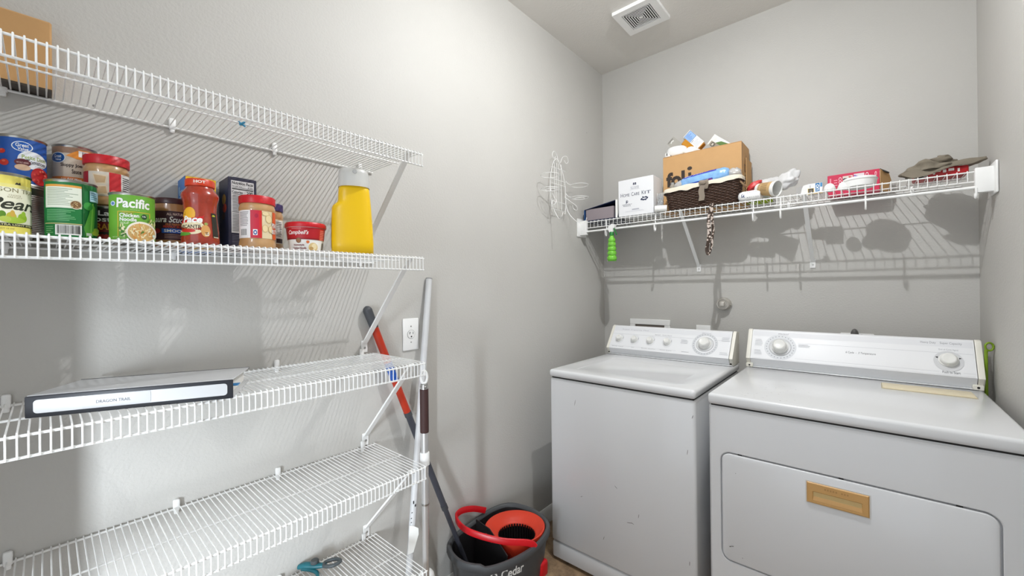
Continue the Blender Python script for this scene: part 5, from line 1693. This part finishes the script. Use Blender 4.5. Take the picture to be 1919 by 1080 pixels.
# green and white packet
t = thing('seed_packet', 'green and white foil packet tilted behind the right end of the shipping box', 'packet', (-0.575, 2.40, hb))
MP = Matrix.Translation((0.02, 0.0, 0.004)) @ Matrix.Rotation(-0.85, 4, 'Y')
mb = MB()
mb.loft([[MP @ Vector((x * kx, y * ky, z)) for x, y in rrect(-0.030, 0.030, -0.014, 0.014, 0.010, 5)] for z, kx, ky in ((0.0, 1, 0.8), (0.012, 1, 1), (0.07, 1, 1), (0.085, 1, 0.4), (0.092, 1, 0.08), (0.108, 1.02, 0.06))], ink((236, 238, 234), 0.3), True, True, True)
mb.build('pouch', t)
mb = MB()
P = plane_print(mb, MP @ Vector((-0.030, -0.0145, 0.0)), MP.to_3x3() @ Vector((1, 0, 0)), MP.to_3x3() @ Vector((0, 0, 1)), 0.06, 0.095)
P.rect(0.0, 0.42, 0.02, 0.98, ink((150, 140, 124))).poly([(0.42, 0.02), (0.9, 0.02), (0.75, 0.5), (0.42, 0.72)], ink((84, 120, 50))).ell(0.2, 0.80, 0.18, 0.10, ink((60, 54, 48))).ell(0.2, 0.80, 0.12, 0.06, ink((200, 194, 180)))
P.lines(0.05, 0.4, 0.66, 0.7, 1, ink((40, 36, 32)), 0.6)
P.poly([(0.0, 0.1), (0.3, 0.1), (0.12, 0.5), (0.0, 0.6)], ink((60, 50, 44)))
mb.build('printing', t)

# pack of wipes and a small bottle in the basket
t = thing('wipes_pack', 'blue glossy pack of wipes lying on the basket in front of the shipping box', 'wipes pack', (-0.612, 2.243, Z7 + 0.110))
FILM = mat('blue_film', (132, 178, 228), 0.2, vary=0.35, vscale=40, bump=0.8, bscale=55, coat=0.5)
MTt = Matrix.Translation((0, 0, 0.034)) @ Matrix.Rotation(-0.09, 4, 'Y')


def pack_pt(u, ang, off=0.0):
    """u -1..1 along the pack, ang measured from the front upwards"""
    e = max(0.0, 1 - abs(u) ** 7) ** 0.5
    w_ = 1 + 0.07 * noise.noise(Vector((u * 9, math.cos(ang) * 1.6, math.sin(ang) * 1.6 + 4))) * (0.3 + abs(u) ** 2)
    ca, sa = math.cos(ang), math.sin(ang)
    y = -0.037 * math.copysign(abs(ca) ** 0.8, ca) * (0.25 + 0.75 * e) * w_
    z = 0.037 * math.copysign(abs(sa) ** 0.8, sa) * (0.25 + 0.75 * e) * w_
    nn = Vector((0, -ca, sa))
    return MTt @ (Vector((-0.012 + u * 0.122, y, z)) + nn * off)


us = [-1 + 2 * i / 40 for i in range(41)]
mb = MB().loft([[pack_pt(u, 2 * PI * j / 36) for j in range(36)] for u in us], FILM, True, True, True)
mb.build('film_pack', t, angle=80)


def band(name, u0, u1, a0, a1, col, extra):
    mb = MB()
    k_, l_ = 26, 6
    mb.loft([[pack_pt(u0 + (u1 - u0) * i / k_, a0 + (a1 - a0) * j / l_, 0.0006) for j in range(l_ + 1)] for i in range(k_ + 1)], ink(col, 0.25), False)
    P = Print(mb, lambda u, v, off: pack_pt(u0 + (u1 - u0) * u, a0 + (a1 - a0) * v, 0.0006 + off), 0.05)
    extra(P)
    return mb.build(name, t, angle=80)


band('top_band', -0.80, 0.52, 0.62, 1.25, (62, 66, 176), lambda P: P.text('wipes', 0.30, 0.62, 0.25, 0.75, ink((206, 204, 244), 0.3), 0.01, 0.2).lines(0.04, 0.26, 0.2, 0.8, 2, ink((214, 216, 244), 0.3), 0.4).rect(0.66, 0.68, 0.1, 0.7, ink((150, 90, 200), 0.3)))
band('front_band', -0.72, 0.36, -0.62, -0.16, (34, 62, 168), lambda P: P.rect(0.80, 0.97, 0.1, 0.8, ink((206, 60, 90), 0.3)).lines(0.05, 0.5, 0.3, 0.7, 1, ink((120, 160, 220), 0.3), 0.4))
mb = MB().bm(blob(0.030, 0.03, 0.028, 24, 16, 0.4, 2.2, 9), CLEAR, Matrix.Translation((0.128, 0.0, 0.036)) @ Matrix.Rotation(0.5, 4, 'Y'))
mb.build('gathered_end', t, angle=80)
t = thing('small_clear_bottle', 'small clear bottle with a steel cap at the basket\'s left end', 'bottle', (-0.782, 2.222, Z7 + 0.112))
MB().lathe([(0, 0), (0.013, 0), (0.014, 0.004), (0.014, 0.022), (0.009, 0.028), (0, 0.028)], mat('clear_plastic', (206, 202, 190), 0.15, trans=0.5), 24).build('bottle_body', t)
MB().lathe([(0, 0.027), (0.0095, 0.027), (0.0095, 0.038), (0, 0.039)], STEEL, 24).build('cap', t)
tag(MB().bm(blob(0.022, 0.016, 0.024, 18, 12, 0.4, 2.0, 4), CLEAR).build('plastic_twist', loc=(-0.748, 2.225, Z7 + 0.130), angle=80), 'twisted clear plastic beside the small capped bottle', 'plastic wrap')

# carrier bags, bottle, cup
BAG = mat('white_bag_film', (236, 236, 236), 0.35, trans=0.25, vary=0.05, vscale=30)
t = thing('carrier_bag', 'crumpled white carrier bag with red print right of the basket', 'plastic bag', (-0.356, 2.288, Z7 + 0.012))
mb = MB()
mb.bm(blob(0.085, 0.045, 0.046, 48, 30, 0.34, 1.9, 11, -0.034), BAG, Matrix.Translation((-0.01, 0.03, 0.052)) @ Matrix.Rotation(-0.3, 4, 'Y'))
mb.bm(blob(0.054, 0.030, 0.036, 40, 26, 0.36, 1.9, 13), BAG, Matrix.Translation((0.078, 0.02, 0.078)) @ Matrix.Rotation(-0.65, 4, 'Y'))
mb.build('bag_film', t, angle=80)
mb = MB().bm(blob(0.034, 0.020, 0.018, 24, 16, 0.35, 2.0, 17), mat('red_print_film', (206, 66, 66), 0.4, vary=0.4, vscale=40), Matrix.Translation((-0.052, -0.018, 0.066)) @ Matrix.Rotation(-0.5, 4, 'Y'))
mb.build('red_print', t, angle=80)
t = thing('clear_bag', 'clear plastic bag bunched behind the basket\'s right end', 'plastic bag', (-0.405, 2.432, Z7 + 0.001))
MB().bm(blob(0.046, 0.035, 0.062, 32, 22, 0.4, 2.2, 19, -0.06), CLEAR, Matrix.Translation((0, 0, 0.07))).build('bag_film', t, angle=80)
t = thing('lying_white_bottle', 'white bottle with blue lettering lying at the shelf front by the basket', 'bottle', (-0.424, 2.232, Z7 + 0.0245))
MQ = Matrix.Rotation(-0.10, 4, 'Z') @ Matrix.Rotation(PI / 2, 4, 'Y')
MB().lathe([(0, -0.047), (0.012, -0.046), (0.021, -0.038), (0.0245, -0.025), (0.0245, 0.05), (0.023, 0.054), (0, 0.054)], WPLAST, 36, M=MQ).build('bottle_body', t)
mb = MB()


def on_b(u, v, off):
    a = -PI / 2 - 0.2 + v * 1.5
    return Matrix.Rotation(-0.10, 4, 'Z') @ Vector((u, (0.0249 + off) * -math.cos(a + 1.0), (0.0249 + off) * math.sin(a + 1.0)))


P = Print(mb, on_b, None)
P.text('ik', -0.026, -0.010, 0.3, 0.75, ink((40, 60, 110)), 0.03).lines(-0.004, 0.05, 0.2, 0.9, 6, ink((70, 80, 110)), 0.45, 0.0, True)
mb.build('lettering', t)
t = thing('paper_cup', 'kraft-banded white paper cup lying open end to the right', 'cup', (-0.343, 2.222, Z7 + 0.0435))
MQ = Matrix.Rotation(-0.42, 4, 'Z') @ Matrix.Rotation(0.18, 4, 'Y') @ Matrix.Rotation(PI / 2, 4, 'Y')
CI = mat('cup_inside', (226, 226, 222), 0.5)
MB().lathe([(0, -0.050), (0.0255, -0.050), (0.0265, -0.048), (0.0345, 0.038), (0.0365, 0.040), (0.0365, 0.043), (0.0345, 0.044), (0.0335, 0.042), (0.0255, -0.044), (0, -0.044)], CI, 40, M=MQ).build('cup_wall', t)
MB().lathe([(0.0280, -0.035), (0.0283, -0.035), (0.0340, 0.026), (0.0337, 0.026)], mat('kraft_band', (190, 158, 110), 0.7), 40, M=MQ).build('kraft_band', t)
mb = MB()
P = Print(mb, lambda u, v, off: MQ @ Vector(((0.0275 + 0.0062 * (v + 0.035) / 0.061 + off + 0.0004) * math.cos(u), (0.0275 + 0.0062 * (v + 0.035) / 0.061 + off + 0.0004) * math.sin(u), v)), 0.3)
for k in range(7):
    P.rect(-2.6 + k * 0.22, -2.52 + k * 0.22, -0.02, 0.012, ink((110, 84, 56)))
P.rect(-2.7, -1.2, -0.033, -0.026, ink((50, 50, 90)))
mb.build('cup_print', t)
tag(MB().bm(blob(0.055, 0.03, 0.011, 24, 14, 0.3, 2.0, 23, -0.008), mat('lime_film', (164, 190, 40), 0.4, vary=0.2)).build('lime_pouch', loc=(-0.395, 2.345, Z7 + 0.009), angle=80), 'flat lime green pouch lying under the carrier bag', 'pouch')

# small box, paddle, domes, dish
t = thing('white_paddle', 'white curved plastic piece standing left of the small printed box', 'plastic part', (-0.232, 2.29, Z7))
MB().prism([(0.004, 0), (0.034, 0), (0.034, 0.050), (0.018, 0.048), (0.012, 0.036), (0.008, 0.018)], lambda x, z, k: Vector((x, k - 0.25 * x, z)), 0.006, WPLAST).build('blade', t)
MB().prism([(-0.010, 0.002), (0.006, 0.002), (0.009, 0.018), (0.013, 0.036), (0.018, 0.046), (-0.008, 0.044)], lambda x, z, k: Vector((x - 0.002, k - 0.0015 - 0.25 * x, z)), 0.001, ink((176, 174, 172))).build('grey_face', t)
t, a, b_, h = carton('sample_box', 'small white printed box with yellow edge beside the white domes', 'box', (-0.196, 2.262, Z7), (-0.143, 2.292, Z7 + 0.047), CARD, bev=0.0008)
mb = MB()
P = plane_print(mb, (-a, -b_, 0), (1, 0, 0), (0, 0, 1), 2 * a, h)
P.rect(0.0, 1.0, 0.0, 0.10, ink((222, 176, 60))).rect(0.0, 0.42, 0.0, 0.55, ink((230, 200, 90))).rect(0.03, 0.39, 0.03, 0.53, ink((70, 66, 60))).rect(0.10, 0.3, 0.12, 0.42, ink((120, 112, 100))).rect(0.13, 0.2, 0.6, 0.85, ink((190, 190, 190)))
P.rect(0.52, 0.80, 0.20, 0.98, ink((30, 112, 170))).text('UO', 0.56, 0.76, 0.30, 0.86, WHITE, 0.04, 0, -1).rect(0.84, 0.98, 0.60, 0.98, ink((70, 140, 190)))
mb.build('printing', t)
for i, (x, y) in enumerate(((-0.118, 2.246), (-0.070, 2.250))):
    t = thing('white_dome', ('white round plastic dome next to the small printed box', 'white round plastic dome touching the wide white dish')[i], 'push light', (x, y, Z7 + 0.004), 0, 'white plastic domes')
    MB().lathe([(0, -0.004), (0.021, -0.004), (0.0225, -0.002), (0.0225, 0.006), (0.020, 0.006)], WPLAST, 32).build('rim', t)
    MB().lathe([(0.020 * math.cos(k * PI / 16), 0.006 + 0.024 * math.sin(k * PI / 16)) for k in range(9)], WPLAST, 32).build('dome_cover', t)
t = thing('white_dish', 'wide shallow white plastic dish leaning before the pink-red box', 'dish', (-0.018, 2.262, Z7))
MB().lathe([(0, 0.001), (0.046, 0.0), (0.052, 0.004), (0.0555, 0.028), (0.0555, 0.036), (0.052, 0.041), (0.03, 0.043), (0, 0.0435)], WPLAST, 56).build('dish_body', t)
MB().lathe([(0.0552, 0.0285), (0.0582, 0.0305), (0.0582, 0.0325), (0.0555, 0.0335)], mat('dish_rim', (222, 222, 220), 0.4), 56).build('rim_band', t)

# pink-red box
PK = ink((206, 48, 84), 0.4)
t, a, b_, h = carton('doll_box', 'pink-red printed carton with an open kraft flap near the shelf\'s right half', 'box', (-0.133, 2.395, Z7), (0.047, 2.470, Z7 + 0.098), PK)
mb = MB()
P = plane_print(mb, (-a, -b_, 0), (1, 0, 0), (0, 0, 1), 2 * a, h)
P.text('CONT', 0.225, 0.285, 0.25, 0.86, ink((240, 210, 216)), 0.03, 0, 1).text('CASH', 0.74, 0.80, 0.30, 0.92, ink((240, 210, 216)), 0.03, 0, 1)
P.rect(0.045, 0.075, 0.5, 0.85, ink((232, 150, 168))).lines(0.13, 0.21, 0.45, 0.8, 3, ink((236, 170, 184)), 0.3, 0.3)
P.ell(0.93, 0.80, 0.018, 0.10, ink((240, 226, 230))).ell(0.93, 0.80, 0.010, 0.075, PK)
mb.build('printing', t)
pics = ((0.305, 0.50, 0.25, 0.88, (226, 214, 206), (((0.36, 0.72, 0.05, 0.07), (70, 62, 64)), ((0.44, 0.60, 0.05, 0.10), (150, 60, 66)), ((0.38, 0.50, 0.06, 0.12), (60, 56, 60)), ((0.46, 0.78, 0.03, 0.08), (190, 80, 80)))),
        (0.52, 0.72, 0.30, 0.92, (232, 222, 226), (((0.60, 0.70, 0.06, 0.14), (110, 80, 160)), ((0.66, 0.74, 0.03, 0.06), (70, 50, 44)), ((0.66, 0.58, 0.04, 0.12), (80, 110, 180)), ((0.56, 0.80, 0.03, 0.08), (150, 120, 190)))))
for x0, x1, z0, z1, c0, els in pics:
    mb = MB()
    P = plane_print(mb, (-a, -b_, 0), (1, 0, 0), (0, 0, 1), 2 * a, h)
    P.rect(x0, x1, z0, z1, ink(c0))
    for q, c in els:
        P.ell(*q, ink(c), 14, 0.4)
    mb.build('picture', t)
MB().prism([(0, 0.0), (0.062, 0.0), (0.066, 0.05), (0.05, 0.085), (0.0, 0.094)], lambda y, z, k: Vector((a + 0.001 + k + 0.55 * y, -b_ + y * 0.9, z)), 0.002, KRAFT).build('kraft_flap', t)
MB().prism([(0, 0.095), (0.03, 0.075), (0.032, 0.078), (0.002, 0.100)], lambda x, z, k: Vector((a + x, -b_ + 0.01 + k, z)), 0.02, BLACK).build('lid_edge', t)

# cap and red pack
t = thing('red_pack', 'red and white printed pack under the grey cap', 'package', (0.213, 2.235, Z7))
mb = MB().rbox((-0.070, 0.0, 0), (0.075, 0.10, 0.031), ink((176, 26, 32), 0.35), 0.006, 2)
P = plane_print(mb, (-0.07, 0.0, 0), (1, 0, 0), (0, 0, 1), 0.145, 0.031)
P.rect(0.02, 0.24, 0.55, 0.95, WHITE).rect(0.0, 0.2, 0.08, 0.45, ink((90, 90, 90))).ell(0.12, 0.28, 0.05, 0.2, ink((50, 50, 52))).ell(0.22, 0.3, 0.04, 0.16, ink((190, 190, 190)))
for q in ((0.42, 0.50, 0.55, 0.8), (0.54, 0.60, 0.4, 0.75), (0.64, 0.74, 0.5, 0.8), (0.36, 0.4, 0.3, 0.5), (0.8, 0.84, 0.3, 0.7)):
    P.rect(*q, ink((236, 226, 222)))
mb.build('pack_body', t)
CAPC = mat('washed_olive_cloth', (122, 114, 100), 0.9, vary=0.14, vscale=30, bump=0.5, bscale=70)
t = thing('cloth_cap', 'crumpled grey-olive cloth cap at the right end of the closet shelf', 'cap', (0.216, 2.285, Z7 + 0.0315))
bm = blob(0.082, 0.085, 0.042, 44, 28, 0.22, 2.6, 29, -0.004)
for v in bm.verts:
    v.co.z += 0.010 * max(0, 1 - abs(v.co.x + 0.02) / 0.03) * (1 if v.co.z > 0.01 else 0)
    if v.co.z < 0.012:
        v.co.x *= 1.03
mb = MB().bm(bm, CAPC, Matrix.Translation((-0.020, 0.02, 0.004)))
mb.build('crown', t, angle=80)
mb = MB()
rows_ = []
for q in range(7):
    f = q / 6
    rows_.append([Vector((-0.108 + 0.222 * u, -0.050 - 0.018 * f * math.sin(PI * u), 0.003 + (0.006 * (1 - f) - 0.022 * f * (1 - u) ** 1.6 - 0.008 * f) * min(1, 6 * u + 0.15) * min(1, 5 * (1 - u) + 0.2) - 0.010 * (1 - u) ** 2 + 0.016 * (u ** 3) + 0.0035 * math.sin(u * 11 + f))) for u in [i / 32 for i in range(33)]])
mb.loft(rows_, CAPC, False)
mb.loft([[p + Vector((0, 0.001, 0.003)) for p in r] for r in rows_], CAPC, False)
mb.build('brim', t, angle=80)
mb = MB().bm(blob(0.026, 0.02, 0.016, 24, 16, 0.4, 2.0, 31), CAPC, Matrix.Translation((0.004, -0.03, 0.036)))
mb.bm(blob(0.036, 0.016, 0.010, 24, 14, 0.3, 2.0, 37), CAPC, Matrix.Translation((0.088, -0.01, 0.012)) @ Matrix.Rotation(-0.3, 4, 'Y'))
mb.build('folded_strap', t, angle=80)

# patterned strap hanging over the shelf edge
m = bpy.data.materials.new('animal_print')
m.use_nodes = True
nt = m.node_tree
b = nt.nodes['Principled BSDF']
tc = nt.nodes.new('ShaderNodeTexCoord')
vo = nt.nodes.new('ShaderNodeTexVoronoi')
vo.inputs['Scale'].default_value = 85
nz = nt.nodes.new('ShaderNodeTexNoise')
nz.inputs['Scale'].default_value = 38
nt.links.new(tc.outputs['Object'], vo.inputs['Vector'])
nt.links.new(tc.outputs['Object'], nz.inputs['Vector'])
ad = nt.nodes.new('ShaderNodeMath')
ad.operation = 'ADD'
nt.links.new(vo.outputs['Distance'], ad.inputs[0])
nt.links.new(nz.outputs['Fac'], ad.inputs[1])
rp = nt.nodes.new('ShaderNodeValToRGB')
rp.color_ramp.elements[0].position = 0.92
rp.color_ramp.elements[0].color = [lin(v) for v in (204, 190, 180)] + [1]
rp.color_ramp.elements[1].position = 1.0
rp.color_ramp.elements[1].color = [lin(v) for v in (58, 43, 34)] + [1]
e = rp.color_ramp.elements.new(0.965)
e.color = [lin(v) for v in (112, 90, 74)] + [1]
nt.links.new(ad.outputs[0], rp.inputs['Fac'])
nt.links.new(rp.outputs['Color'], b.inputs['Base Color'])
b.inputs['Roughness'].default_value = 0.5
t = thing('patterned_strap', 'brown and cream animal-print strap hanging over the closet shelf edge', 'strap', (-0.585, 2.19, ZB))
mb = MB()
mb.ribbon(spline([(0.006, 0.075, 0.004), (0.006, 0.01, 0.005), (0.006, -0.006, 0.002), (0.002, -0.011, -0.030), (-0.006, -0.012, -0.080), (-0.004, -0.013, -0.130), (-0.008, -0.012, -0.180), (-0.016, -0.012, -0.222), (-0.010, -0.013, -0.250)], 6), (1, 0.5, 0), 0.017, m, 0.0016)
mb.build('left_strand', t, angle=80)
mb = MB()
mb.ribbon(spline([(0.016, 0.070, 0.005), (0.016, 0.01, 0.0062), (0.016, -0.008, 0.003), (0.010, -0.016, -0.030), (0.012, -0.018, -0.080), (0.016, -0.018, -0.130), (0.010, -0.018, -0.175), (0.006, -0.018, -0.215), (-0.008, -0.016, -0.252)], 6), (1, -0.6, 0), 0.015, m, 0.0016)
mb.build('right_strand', t, angle=80)

# green spray bottle hooked over the rod
t = thing('spray_bottle', 'bright green ribbed spray bottle hanging by its trigger from the closet rod', 'spray bottle', (-1.121, 2.180, 1.446))
GRN = mat('green_bottle', (122, 204, 62), 0.2, vary=0.12, vscale=25, trans=0.1, coat=0.6)
prof = [(0, 0.002), (0.024, 0.0), (0.028, 0.004)]
for c, r_ in ((0.018, 0.028), (0.046, 0.0265), (0.073, 0.0255), (0.099, 0.0235), (0.122, 0.021)):
    hh = 0.0125
    for k in range(-4, 5):
        a = k / 4 * PI / 2 * 0.92
        prof.append((r_ - 0.006 + 0.0065 * math.cos(a), c + hh * math.sin(a)))
prof += [(0.0125, 0.140), (0.0115, 0.152), (0, 0.153)]
MB().lathe(prof, GRN, 40).build('bottle_body', t, angle=70)
MB().lathe([(0, 0.150), (0.0135, 0.150), (0.0135, 0.168), (0.011, 0.172), (0, 0.172)], mat('green_collar', (36, 120, 52), 0.35), 28).build('collar', t)
mb = MB()
mb.prism([(-0.012, 0.170), (0.010, 0.170), (0.012, 0.190), (0.022, 0.196), (0.024, 0.212), (0.004, 0.218), (-0.016, 0.206), (-0.022, 0.192)], lambda x, z, k: Vector((x, -0.009 + k, z)), 0.018, WPLAST)
mb.build('spray_head', t, angle=30)
MB().tube(spline([(0.014, 0, 0.192), (0.020, 0, 0.178), (0.027, 0, 0.164), (0.030, 0, 0.152)], 4), 0.004, mat('green_collar', (36, 120, 52), 0.35), 8).build('trigger', t)
